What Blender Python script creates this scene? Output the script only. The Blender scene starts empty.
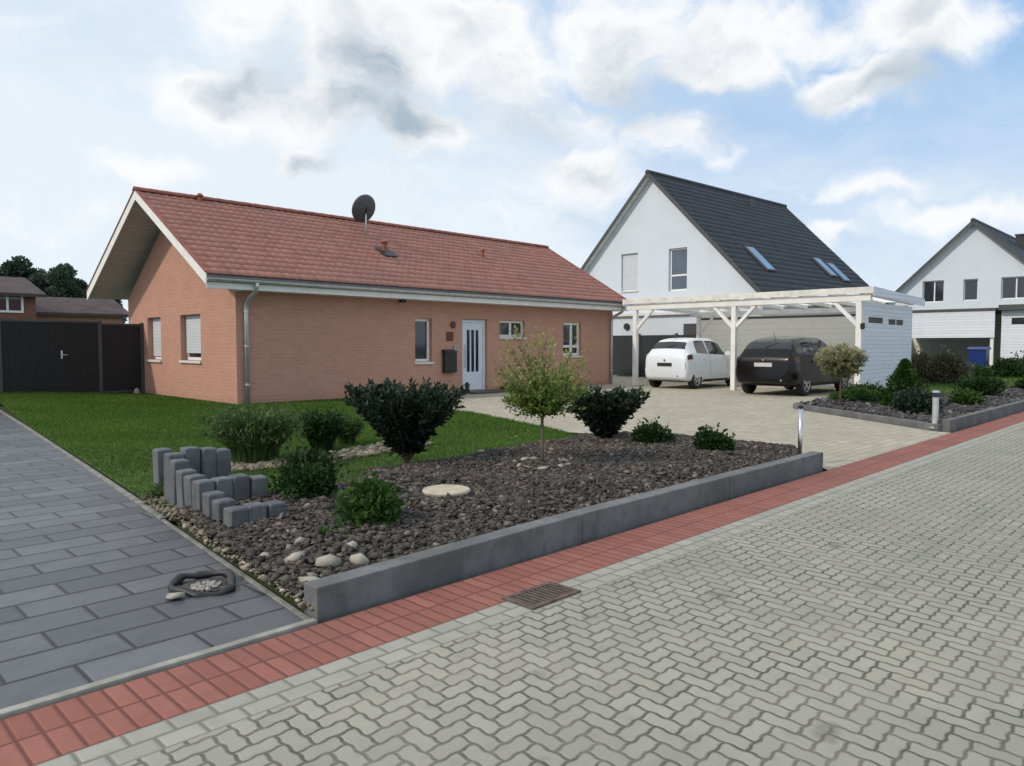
import bpy, bmesh, math, random
import numpy as np
from mathutils import Vector, Matrix

random.seed(7); RNG = np.random.default_rng(11)
S = bpy.context.scene
COL = S.collection
rad = math.radians

# ------------------------------------------------------------------ camera
cam_d = bpy.data.cameras.new("camera")
cam = bpy.data.objects.new("camera", cam_d); COL.objects.link(cam)
cam.location = (0, 0, 1.42)
cam.rotation_euler = (rad(90 - 2.914), 0, rad(44.51 - 90))
cam_d.sensor_width = 36.0
cam_d.lens = 742.0 / 1024 * 36
cam_d.clip_start = 0.05; cam_d.clip_end = 5000
S.camera = cam

# ------------------------------------------------------------------ light
SUN_EL, SUN_AZ = 38.0, 20.0                   # azimuth: degrees from -X towards +Y
sd = Vector((-math.cos(rad(SUN_AZ)) * math.cos(rad(SUN_EL)),
             math.sin(rad(SUN_AZ)) * math.cos(rad(SUN_EL)), math.sin(rad(SUN_EL))))
sl = bpy.data.lights.new("sun", 'SUN'); sl.energy = 2.0; sl.angle = rad(3.0); sl.color = (1.0, .88, .74)
so = bpy.data.objects.new("sun", sl); COL.objects.link(so)
so.rotation_euler = sd.to_track_quat('Z', 'Y').to_euler()
S.view_settings.view_transform = 'Standard'; S.view_settings.look = 'None'
S.view_settings.exposure = 0.18; S.view_settings.gamma = 1.0
S.view_settings.use_curve_mapping = False
S.cycles.max_bounces = 6; S.cycles.use_denoising = True

# ------------------------------------------------------------------ node maths
class V:
    """socket with arithmetic"""
    def __init__(s, nt, k): s.nt, s.k = nt, k
    def _op(s, op, *a):
        n = s.nt.nodes.new('ShaderNodeMath'); n.operation = op
        for i, x in enumerate((s,) + a):
            if isinstance(x, V): s.nt.links.new(x.k, n.inputs[i])
            else: n.inputs[i].default_value = x
        return V(s.nt, n.outputs[0])
    def __add__(s, o): return s._op('ADD', o)
    __radd__ = __add__
    def __sub__(s, o): return s._op('SUBTRACT', o)
    def __mul__(s, o): return s._op('MULTIPLY', o)
    __rmul__ = __mul__
    def __truediv__(s, o): return s._op('DIVIDE', o)
    def floor(s): return s._op('FLOOR')
    def mod(s, m): return s._op('FLOORED_MODULO', m)
    def mn(s, o): return s._op('MINIMUM', o)
    def mx(s, o): return s._op('MAXIMUM', o)
    def eq(s, v): return s._op('COMPARE', v, .25)
    def pw(s, v): return s._op('POWER', v)
    def ss(s, a, b, lo=0., hi=1.):
        n = s.nt.nodes.new('ShaderNodeMapRange'); n.interpolation_type = 'SMOOTHSTEP'
        s.nt.links.new(s.k, n.inputs[0])
        for i, v in zip((1, 2, 3, 4), (a, b, lo, hi)): n.inputs[i].default_value = v
        return V(s.nt, n.outputs[0])

def comb(nt, x, y, z=0.0):
    n = nt.nodes.new('ShaderNodeCombineXYZ')
    for i, v in enumerate((x, y, z)):
        if isinstance(v, V): nt.links.new(v.k, n.inputs[i])
        else: n.inputs[i].default_value = v
    return n.outputs[0]
def sep(nt, k):
    n = nt.nodes.new('ShaderNodeSeparateXYZ'); nt.links.new(k, n.inputs[0])
    return [V(nt, o) for o in n.outputs]
def vm(nt, op, a, b, scale=None):
    n = nt.nodes.new('ShaderNodeVectorMath'); n.operation = op
    for i, v in enumerate((a, b)):
        if v is None: continue
        if isinstance(v, (tuple, list)): n.inputs[i].default_value = v
        else: nt.links.new(v, n.inputs[i])
    if scale is not None: n.inputs['Scale'].default_value = scale
    return n.outputs['Value'] if op in ('LENGTH', 'DISTANCE', 'DOT_PRODUCT') else n.outputs[0]
def noise(nt, vec, scale, detail=4, rough=.55, dist=0.):
    n = nt.nodes.new('ShaderNodeTexNoise')
    if vec is not None: nt.links.new(vec, n.inputs['Vector'])
    n.inputs['Scale'].default_value = scale; n.inputs['Detail'].default_value = detail
    n.inputs['Roughness'].default_value = rough; n.inputs['Distortion'].default_value = dist
    return V(nt, n.outputs['Fac'])
def mixc(nt, f, a, b, blend='MIX'):
    n = nt.nodes.new('ShaderNodeMix'); n.data_type = 'RGBA'; n.blend_type = blend
    for i, v in ((0, f), (6, a), (7, b)):
        if isinstance(v, V): nt.links.new(v.k, n.inputs[i])
        elif isinstance(v, bpy.types.NodeSocket): nt.links.new(v, n.inputs[i])
        elif isinstance(v, (tuple, list)): n.inputs[i].default_value = (*v[:3], 1)
        else: n.inputs[i].default_value = v
    return n.outputs[2]

# ------------------------------------------------------------------ sky
W = bpy.data.worlds.new("World"); S.world = W; W.use_nodes = True
nt = W.node_tree; nt.nodes.clear()
out = nt.nodes.new('ShaderNodeOutputWorld'); bg = nt.nodes.new('ShaderNodeBackground')
bg.inputs['Strength'].default_value = 0.1
sky = nt.nodes.new('ShaderNodeTexSky'); sky.sky_type = 'NISHITA'; sky.sun_disc = False
sky.sun_elevation = rad(SUN_EL); sky.sun_rotation = math.atan2(sd.x, sd.y)
sky.air_density = 1.0; sky.dust_density = 2.0; sky.ozone_density = 1.5
tc = nt.nodes.new('ShaderNodeTexCoord')
D = vm(nt, 'NORMALIZE', tc.outputs['Generated'], None)
dx, dy, dz = sep(nt, D)
def skydir(az, el):                           # azimuth from +X towards +Y
    return (math.cos(rad(az)) * math.cos(rad(el)), math.sin(rad(az)) * math.cos(rad(el)), math.sin(rad(el)))
warp_n = nt.nodes.new('ShaderNodeTexNoise'); nt.links.new(D, warp_n.inputs['Vector'])
warp_n.inputs['Scale'].default_value = 7.0; warp_n.inputs['Detail'].default_value = 5
Dw = vm(nt, 'ADD', D, vm(nt, 'SCALE', vm(nt, 'SUBTRACT', warp_n.outputs['Color'], (.5, .5, .5)), None, .16))
#  (azimuth, elevation, radius, vertical squash, amount): where banks of cloud stand
BANKS = [(55.4, 21.5, .17, 1.5, .98), (49, 23, .15, 1.6, .85), (63.6, 22.5, .14, 1.6, .75), (64.5, 17.3, .13, 2.0, .78), (58.3, 16.5, .13, 2.0, .85), (51.7, 16.0, .11, 1.8, .8),
         (59.7, 13.4, .055, 1.3, .95), (44, 20, .14, 1.3, .78), (39.3, 17, .10, 1.5, .66), (36.2, 21.8, .15, 1.3, .82), (28.7, 20.5, .14, 1.9, .95), (24, 21, .10, 2.0, .8), (17.6, 21.5, .10, 1.4, .92), (19.3, 17.7, .09, 1.8, .85), (15, 20, .08, 1.3, .8),
         (30, 13.5, .05, 2.0, .42), (19, 10, .13, 4.5, .52), (13, 8, .13, 4.5, .48), (21, 7, .08, 4.5, .45), (74, 8, .16, 3.5, .45), (70, 12, .12, 3.5, .4), (39, 13, .13, 1.8, .62), (33, 15, .10, 1.8, .6),
         (-30, 35, .5, 1.3, .75), (-80, 30, .45, 1.3, .85), (-130, 45, .5, 1.2, .75), (120, 40, .4, 1.4, .7), (170, 25, .4, 1.4, .7), (90, 60, .45, 1, .6)]
def bank_field(vec):
    tot = None
    for az, el, r_, sq, am in BANKS:
        d = V(nt, vm(nt, 'LENGTH', vm(nt, 'MULTIPLY', vm(nt, 'SUBTRACT', vec, skydir(az, el)), (1, 1, sq)), None))
        m = d.ss(0.0, r_, am, 0.0)
        tot = m if tot is None else tot.mx(m)
    return tot
def stretch(vec):                             # cloud sheets flatten towards the horizon
    return vm(nt, 'MULTIPLY', vec, (1, 1, 1.9))
def density(vec):
    return bank_field(vec) * .85 + (noise(nt, stretch(vec), 5.5, 11, .62) - .5) * 1.2 + (noise(nt, stretch(vec), 19.0, 8, .62) - .5) * .32
den = density(Dw)
up = vm(nt, 'ADD', Dw, tuple(sd * .03 + Vector((0, 0, .05))))
den_up = density(up)
mask = den.ss(.0, .52)
core = den.ss(.40, .92)
shade = (den_up.ss(.10, .85) * .75 + core * .55).mn(1.0)
cloud = mixc(nt, shade, (8.7, 8.8, 8.9), (3.7, 4.5, 5.3))
sunny = V(nt, vm(nt, 'DOT_PRODUCT', D, tuple(sd)))
veil = (dz.ss(.0, .40, .88, .10) + sunny.ss(-.62, .30, 0., .72) + (noise(nt, stretch(D), 3.0, 6, .6) - .5) * .55 + (noise(nt, vm(nt, 'MULTIPLY', Dw, (1, 1, 5.5)), 3.2, 8, .62) - .5) * dz.ss(.05, .34, 1.3, .35)).mx(0.0).mn(.95)
blue = mixc(nt, .75, sky.outputs[0], (2.7, 5.0, 8.3))
base = mixc(nt, veil, blue, (7.3, 8.0, 8.6))
full = mixc(nt, mask, base, cloud)
nt.links.new(full, bg.inputs['Color']); nt.links.new(bg.outputs[0], out.inputs[0])

# ------------------------------------------------------------------ materials
def newmat(name):
    m = bpy.data.materials.new(name); m.use_nodes = True
    n = m.node_tree; b = n.nodes['Principled BSDF']
    return m, n, b
def objco(n): return n.nodes.new('ShaderNodeTexCoord').outputs['Object']
def bump(n, b, h, strength=.4, dist=.01):
    u = n.nodes.new('ShaderNodeBump'); u.inputs['Strength'].default_value = strength; u.inputs['Distance'].default_value = dist
    n.links.new(h.k, u.inputs['Height']); n.links.new(u.outputs[0], b.inputs['Normal'])
def weathered(name, c, stain, rough=.9):
    m, n, b = newmat(name); oi = n.nodes.new('ShaderNodeObjectInfo'); co = vm(n, 'ADD', objco(n), vm(n, 'SCALE', comb(n, V(n, oi.outputs['Random']), V(n, oi.outputs['Random']), V(n, oi.outputs['Random'])), None, 37.0)); x, y, z = sep(n, co)
    big = noise(n, co, 2.2, 6, .65); mid = noise(n, co, 11, 6, .7); fine = noise(n, co, 90, 4, .7)
    run = noise(n, vm(n, 'MULTIPLY', co, (9., 9., .8)), 1.4, 5, .6)
    col = mixc(n, big.ss(.35, .68), tuple(q * .72 for q in c), tuple(q * 1.15 for q in c))
    col = mixc(n, mid.ss(.45, .72) * .55, col, tuple(q * .55 for q in c))
    col = mixc(n, run.ss(.52, .75) * .5, col, stain)
    col = mixc(n, fine.ss(.55, .8) * .4, col, tuple(min(1, q * 1.9) for q in c))
    n.links.new(col, b.inputs['Base Color']); b.inputs['Roughness'].default_value = rough; b.inputs['Specular IOR Level'].default_value = .25
    bump(n, b, mid * .6 + fine * .5, .55, .008); return m
def plain(name, c, rough=.6, var=.12, scale=8., metal=0., bmp=0., spec=.5):
    m, n, b = newmat(name); co = objco(n)
    f = noise(n, co, scale, 5, .6)
    lo = tuple(x * (1 - var) for x in c); hi = tuple(min(1, x * (1 + var)) for x in c)
    n.links.new(mixc(n, f.ss(.3, .7), lo, hi), b.inputs['Base Color'])
    b.inputs['Roughness'].default_value = rough; b.inputs['Metallic'].default_value = metal
    b.inputs['Specular IOR Level'].default_value = spec
    if bmp: bump(n, b, noise(n, co, scale * 6, 4), bmp, .005)
    return m
def glass(name, c=(.02, .025, .03), rough=.05):
    m, n, b = newmat(name)
    f = noise(n, objco(n), 1.3, 2)
    n.links.new(mixc(n, f, c, tuple(x * 2.0 for x in c)), b.inputs['Base Color'])
    b.inputs['Roughness'].default_value = rough; b.inputs['Specular IOR Level'].default_value = .8
    return m
def leafmat(name, dark, light, trans=.25, rough=.55, tip=None, z0=0, z1=1):
    m, n, b = newmat(name)
    at = n.nodes.new('ShaderNodeAttribute'); at.attribute_name = 'tone'
    t = V(n, at.outputs['Fac'])
    c = mixc(n, t, dark, light)
    if tip:                                    # young pale growth at the shoot tips
        ap = n.nodes.new('ShaderNodeAttribute'); ap.attribute_name = 'tip'
        c = mixc(n, V(n, ap.outputs['Fac']), c, tip)
    n.links.new(c, b.inputs['Base Color']); b.inputs['Roughness'].default_value = rough
    b.inputs['Specular IOR Level'].default_value = .25
    tr = n.nodes.new('ShaderNodeBsdfTranslucent'); n.links.new(c, tr.inputs[0])
    mx = n.nodes.new('ShaderNodeMixShader'); mx.inputs[0].default_value = trans
    n.links.new(b.outputs[0], mx.inputs[1]); n.links.new(tr.outputs[0], mx.inputs[2])
    n.links.new(mx.outputs[0], n.nodes['Material Output'].inputs[0])
    return m

def herringbone():
    m, n, b = newmat('road_pavers'); co = objco(n); x, y, z = sep(n, co)
    wob = noise(n, co, 14, 2)
    x = x * 12.6 + 1000.0; y = y * 12.6 + 1000.0
    wx = (y * (2 * math.pi))._op('SINE') * .046; wy = (x * (2 * math.pi))._op('SINE') * .046   # interlocking wavy edges
    x = x + wx; y = y + wy
    i, j = x.floor(), y.floor(); fx, fy = x - i, y - j
    t = (i - j).mod(4.0)
    t0, t1, t2, t3 = (t.eq(k) for k in (0., 1., 2., 3.))
    big = 9.0
    d = (fx + t1 * big).mn((1.0 - V(n, fx.k) if False else (fx * -1.0 + 1.0)) + t0 * big)
    d = d.mn(fy + t2 * big).mn((fy * -1.0 + 1.0) + t3 * big)
    d = d + (wob - .5) * .10 + (noise(n, co, 55, 2) - .5) * .06
    bid = comb(n, i - t1, j - t2, 0.0)
    wn = n.nodes.new('ShaderNodeTexWhiteNoise'); wn.noise_dimensions = '3D'; n.links.new(bid, wn.inputs['Vector'])
    r = V(n, wn.outputs['Value'])
    dirt = noise(n, co, .55, 5, .6); fine = noise(n, co, 160, 3, .7); mid = noise(n, co, 9, 4, .65)
    col = mixc(n, r, (.372, .362, .315), (.43, .42, .368))
    warm = r._op('GREATER_THAN', .985)
    col = mixc(n, warm * .4, col, (.38, .32, .27))
    col = mixc(n, dirt.ss(.35, .7) * .42, col, (.25, .255, .235))
    col = mixc(n, mid.ss(.45, .8) * .35, col, (.24, .24, .215))
    tracks = noise(n, vm(n, 'MULTIPLY', co, (.18, 1.6, 1.)), 1.3, 5, .6)
    col = mixc(n, tracks.ss(.48, .75) * .38, col, (.215, .215, .20))
    spots = noise(n, co, 3.1, 3, .5)
    col = mixc(n, spots.ss(.66, .74) * .5, col, (.17, .165, .15))
    sand = noise(n, vm(n, 'ADD', co, (7., 3., 0.)), .8, 6, .7)
    col = mixc(n, sand.ss(.54, .76) * .45, col, (.46, .44, .37))
    col = mixc(n, .5, col, mixc(n, fine, (.18, .18, .16), (.5, .5, .46)), 'OVERLAY')
    jm = d.ss(.025, .115)
    jc = mixc(n, noise(n, co, 2.3, 5, .7).ss(.35, .65), (.085, .088, .068), (.20, .185, .15))
    n.links.new(mixc(n, jm, jc, col), b.inputs['Base Color'])
    b.inputs['Roughness'].default_value = .85; b.inputs['Specular IOR Level'].default_value = .3
    bump(n, b, d.ss(.02, .16) + fine * .12 + r * .12, .9, .006)
    return m
def slabs(name, w, h, lo, hi, joint, jw, off=.5, bum=.6, rough=.8, ox=0., oy=0., rot=0., stain=None):
    """rows of rectangular paving of w by h metres, each slab with a tone of its own"""
    m, n, b = newmat(name); co = objco(n)
    if rot:
        mp = n.nodes.new('ShaderNodeMapping'); mp.inputs['Rotation'].default_value[2] = rot
        n.links.new(co, mp.inputs[0]); co2 = mp.outputs[0]
    else: co2 = co
    x, y, z = sep(n, co2)
    y = (y + oy) / h + 500.0; j = y.floor(); fy = y - j
    x = (x + ox) / w + 500.0 + (j.mod(2.0)) * off; i = x.floor(); fx = x - i
    d = (fx.mn(fx * -1.0 + 1.0) * w).mn(fy.mn(fy * -1.0 + 1.0) * h) + (noise(n, co, 18, 2) - .5) * .004
    wn = n.nodes.new('ShaderNodeTexWhiteNoise'); n.links.new(comb(n, i, j), wn.inputs['Vector'])
    r = V(n, wn.outputs['Value'])
    mid = noise(n, co, 5, 5, .65); fine = noise(n, co, 140, 3, .7); big = noise(n, co, .7, 4)
    col = mixc(n, r, lo, hi)
    col = mixc(n, mid.ss(.4, .75) * .45, col, tuple(v * .72 for v in lo))
    if stain: col = mixc(n, big.ss(.42, .68) * .6, col, stain)
    col = mixc(n, .45, col, mixc(n, fine, (.2, .2, .2), (.5, .5, .5)), 'OVERLAY')
    n.links.new(mixc(n, d.ss(jw * .5, jw * 1.15), joint, col), b.inputs['Base Color'])
    b.inputs['Roughness'].default_value = rough; b.inputs['Specular IOR Level'].default_value = .35
    bump(n, b, d.ss(0., jw * 2.2) + fine * .12 + r * .15, bum, .006)
    return m
def brickwall(name, lo, hi, mortar, bw=.25, bh=.0833, mort=.010):
    """stretcher-bond brick on upright faces: runs along whichever horizontal axis the face follows"""
    m, n, b = newmat(name)
    tcn = n.nodes.new('ShaderNodeTexCoord'); co = tcn.outputs['Object']
    x, y, z = sep(n, co); nx, ny, nz = sep(n, tcn.outputs['Normal'])
    side = nx._op('ABSOLUTE')._op('GREATER_THAN', .5)
    u = x * (side * -1.0 + 1.0) + y * side
    v = z / bh + 100.0; j = v.floor(); fv = v - j
    u = u / bw + 500.0 + j.mod(2.0) * .5; i = u.floor(); fu = u - i
    d = (fu.mn(fu * -1.0 + 1.0) * bw).mn(fv.mn(fv * -1.0 + 1.0) * bh) + (noise(n, co, 30, 2) - .5) * .003
    wn = n.nodes.new('ShaderNodeTexWhiteNoise'); n.links.new(comb(n, i, j, side), wn.inputs['Vector'])
    r = V(n, wn.outputs['Value'])
    fine = noise(n, co, 60, 4, .7); big = noise(n, co, .9, 4)
    col = mixc(n, r, lo, hi)
    col = mixc(n, big.ss(.4, .7) * .25, col, tuple(q * .84 for q in lo))
    run = noise(n, vm(n, 'MULTIPLY', co, (2.5, 2.5, .3)), 1.5, 5, .6)
    splash = (z + noise(n, co, 2.5, 5, .7) * .45).ss(.22, .50, .30, 0.)
    col = mixc(n, splash, col, (.20, .15, .11))
    col = mixc(n, run.ss(.52, .8) * .22, col, tuple(q * .7 for q in lo))
    col = mixc(n, .4, col, mixc(n, fine, (.25, .25, .25), (.6, .6, .6)), 'OVERLAY')
    n.links.new(mixc(n, d.ss(mort * .35, mort * .8), mortar, col), b.inputs['Base Color'])
    b.inputs['Roughness'].default_value = .9; b.inputs['Specular IOR Level'].default_value = .2
    bump(n, b, d.ss(0., mort * 1.2) + fine * .2, .35, .005)
    return m
def render_wall(name, c):
    m, n, b = newmat(name); co = objco(n)
    f = noise(n, co, .8, 5, .6); g = noise(n, co, 90, 3)
    mp = vm(n, 'MULTIPLY', co, (3., 3., .25)); s = noise(n, mp, 2.0, 4)
    col = mixc(n, f.ss(.3, .75) * .5, c, tuple(x * .9 for x in c))
    col = mixc(n, s.ss(.55, .85) * .35, col, tuple(x * .8 for x in c))
    n.links.new(col, b.inputs['Base Color']); b.inputs['Roughness'].default_value = .9
    bump(n, b, g, .25, .004); return m
def boards(name, c, pitch=.13, axis='z', gap=.008, var=.12, rough=.6):
    m, n, b = newmat(name); co = objco(n); x, y, z = sep(n, co)
    k = {'x': x, 'y': y, 'z': z}[axis]
    k = k / pitch + 200.0; j = k.floor(); f = k - j
    d = f.mn(f * -1.0 + 1.0) * pitch
    wn = n.nodes.new('ShaderNodeTexWhiteNoise'); wn.noise_dimensions = '1D'; n.links.new(j.k, wn.inputs['W'])
    r = V(n, wn.outputs['Value']); g = noise(n, co, 3, 5, .6)
    col = mixc(n, r, tuple(q * (1 - var) for q in c), tuple(min(1, q * (1 + var * .6)) for q in c))
    col = mixc(n, g.ss(.45, .75) * .35, col, tuple(q * .78 for q in c))
    n.links.new(mixc(n, d.ss(gap * .3, gap), tuple(q * .35 for q in c), col), b.inputs['Base Color'])
    b.inputs['Roughness'].default_value = rough
    bump(n, b, d.ss(0, gap * 1.5), .6, .006); return m
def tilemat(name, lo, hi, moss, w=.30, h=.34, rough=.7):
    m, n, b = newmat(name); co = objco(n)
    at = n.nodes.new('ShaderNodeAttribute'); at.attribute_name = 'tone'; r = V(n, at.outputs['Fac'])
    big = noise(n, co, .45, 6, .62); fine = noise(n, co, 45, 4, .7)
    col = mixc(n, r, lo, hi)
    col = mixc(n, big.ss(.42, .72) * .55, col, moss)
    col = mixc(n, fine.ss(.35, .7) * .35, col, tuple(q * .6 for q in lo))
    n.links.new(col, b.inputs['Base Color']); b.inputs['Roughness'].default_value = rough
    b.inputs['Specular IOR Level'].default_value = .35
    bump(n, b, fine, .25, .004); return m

M = {}
M['road'] = herringbone()
M['red'] = slabs('red_pavers', .086, .2225, (.30, .112, .086), (.375, .152, .118), (.15, .055, .045), .008, 0., .6, .85, 0, -2.865, stain=(.235, .105, .085))
M['border'] = slabs('grey_border_pavers', .16, .105, (.355, .348, .305), (.42, .41, .36), (.19, .185, .155), .009, .5, .6, .85, 0, -2.655)
M['drive'] = slabs('dark_slabs', .52, .27, (.080, .087, .098), (.160, .168, .184), (.020, .020, .022), .011, .5, .6, .42, .1, -3.38, stain=(.095, .10, .103))
M['park'] = slabs('sand_pavers', .21, .14, (.42, .385, .30), (.54, .50, .40), (.26, .23, .17), .008, .5, .5, .9, stain=(.40, .375, .31))
M['kerb'] = weathered('kerb_concrete', (.36, .35, .31), (.22, .215, .18))
M['edging'] = plain('grey_edging', (.20, .20, .185), .9, .3, 6, bmp=.3)
M['brick'] = brickwall('salmon_brick', (.485, .268, .200), (.54, .302, .226), (.50, .31, .24))
M['render_white'] = render_wall('white_render', (.62, .685, .75))
M['clay'] = tilemat('red_roof_tile', (.335, .148, .112), (.43, .198, .148), (.30, .165, .14))
M['slate'] = tilemat('anthracite_roof_tile', (.024, .030, .038), (.045, .052, .062), (.035, .042, .050), rough=.55)
M['ridge_red'] = plain('ridge_red', (.27, .085, .06), .75, .25, 4)
M['ridge_dark'] = plain('ridge_dark', (.025, .03, .038), .6, .25, 4)
M['white'] = plain('white_paint', (.76, .76, .74), .5, .06, 3)
M['white_worn'] = plain('white_worn', (.66, .66, .63), .65, .14, 5, bmp=.15)
M['whitewood'] = boards('white_boards', (.70, .745, .82), .12, 'z', .005, .04)
M['soffit'] = boards('grey_soffit', (.50, .50, .51), .12, 'y', .006, .08)
M['zinc'] = plain('zinc', (.55, .58, .59), .38, .12, 6, metal=.55)
M['frame'] = plain('window_frame', (.78, .79, .80), .35, .04, 4)
M['pane'] = glass('pane', (.018, .022, .030))
M['pane_sky'] = glass('pane_sky_tint', (.05, .068, .095), .04)  # bluish colour paints the sky's reflection into these panes
M['blind'] = boards('roller_blind', (.60, .64, .68), .04, 'z', .004, .05)
M['sill'] = plain('stone_sill', (.62, .61, .58), .7, .1, 12)
M['door'] = plain('door_white', (.66, .72, .80), .35, .04, 3)
M['steel'] = plain('steel', (.55, .55, .56), .25, .1, 6, metal=1.0)
M['dark'] = plain('dark_plastic', (.018, .018, .020), .5, .3, 10)
M['anth'] = boards('anthracite_panel', (.0065, .007, .010), .15, 'x', .008, .15, .65)
M['anthpost'] = plain('anthracite_post', (.06, .062, .066), .5, .15, 6)
M['greenfence'] = boards('green_grey_boards', (.016, .026, .030), .10, 'y', .01, .25)
M['beige'] = boards('beige_boards', (.84, .83, .76), .20, 'z', .003, .03, .8)
M['ceil'] = boards('carport_ceiling', (.80, .80, .77), .14, 'y', .008, .08, .7)
m_, n_, b_ = newmat('opal_brightener'); b_.inputs['Base Color'].default_value = (.78, .79, .78, 1); b_.inputs['Roughness'].default_value = .4  # translucency added to the roof so daylight brightens the carport inside
t_ = n_.nodes.new('ShaderNodeBsdfTranslucent'); t_.inputs[0].default_value = (.96, .96, .95, 1); x_ = n_.nodes.new('ShaderNodeMixShader'); x_.inputs[0].default_value = .9
n_.links.new(b_.outputs[0], x_.inputs[1]); n_.links.new(t_.outputs[0], x_.inputs[2]); n_.links.new(x_.outputs[0], n_.nodes['Material Output'].inputs[0]); M['opal_bright'] = m_
M['stonewall'] = weathered('grey_stone_wall', (.160, .165, .168), (.095, .102, .085))
M['palisade'] = weathered('palisade_stone', (.135, .145, .158), (.20, .21, .20))
M['rock'] = plain('white_stone', (.31, .295, .255), .85, .3, 6, bmp=.5)
M['grit'] = plain('grit', (.30, .29, .27), .9, .3, 60, bmp=.6)
M['disc'] = plain('pale_disc', (.45, .40, .31), .85, .18, 9, bmp=.4)
M['iron'] = plain('rusty_iron', (.10, .07, .058), .7, .4, 22, bmp=.3)
M['wood'] = plain('bark', (.13, .10, .075), .9, .35, 14, bmp=.4)
M['soil'] = plain('soil', (.062, .050, .043), .95, .4, 5, bmp=.4)
M['turf'] = plain('turf', (.040, .085, .016), .95, .45, 2.2)
M['far'] = plain('far_land', (.055, .085, .03), .95, .3, .05)
M['mail'] = plain('mailbox_dark', (.022, .021, .02), .4, .2, 8)
M['terra'] = plain('terracotta_plaque', (.12, .04, .025), .6, .35, 14)
M['bluebin'] = plain('blue_plastic', (.010, .032, .17), .4, .12, 5)
M['dish'] = plain('dish_grey', (.075, .078, .088), .5, .12, 4)
M['carwhite'] = plain('car_white', (.72, .77, .82), .18, .02, 2); M['carwhite'].node_tree.nodes['Principled BSDF'].inputs['Coat Weight'].default_value = .6
M['cardark'] = plain('car_dark', (.005, .004, .005), .22, .1, 2, spec=.3); M['cardark'].node_tree.nodes['Principled BSDF'].inputs['Coat Weight'].default_value = .12
M['carglass'] = glass('car_glass', (.010, .013, .016), .04)
M['tyre'] = plain('tyre', (.018, .018, .018), .85, .2, 20)
M['rim'] = plain('alloy', (.42, .43, .45), .3, .1, 8, metal=.8)
M['taillight'] = plain('tail_light', (.07, .010, .012), .15, .2, 9)
M['plate'] = plain('plate', (.5, .5, .5), .5, .1, 9)
M['farbrick'] = brickwall('brown_brick', (.17, .075, .055), (.25, .115, .08), (.22, .16, .13))
M['farroof'] = plain('far_roof', (.065, .045, .045), .8, .3, 1.2)

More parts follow.
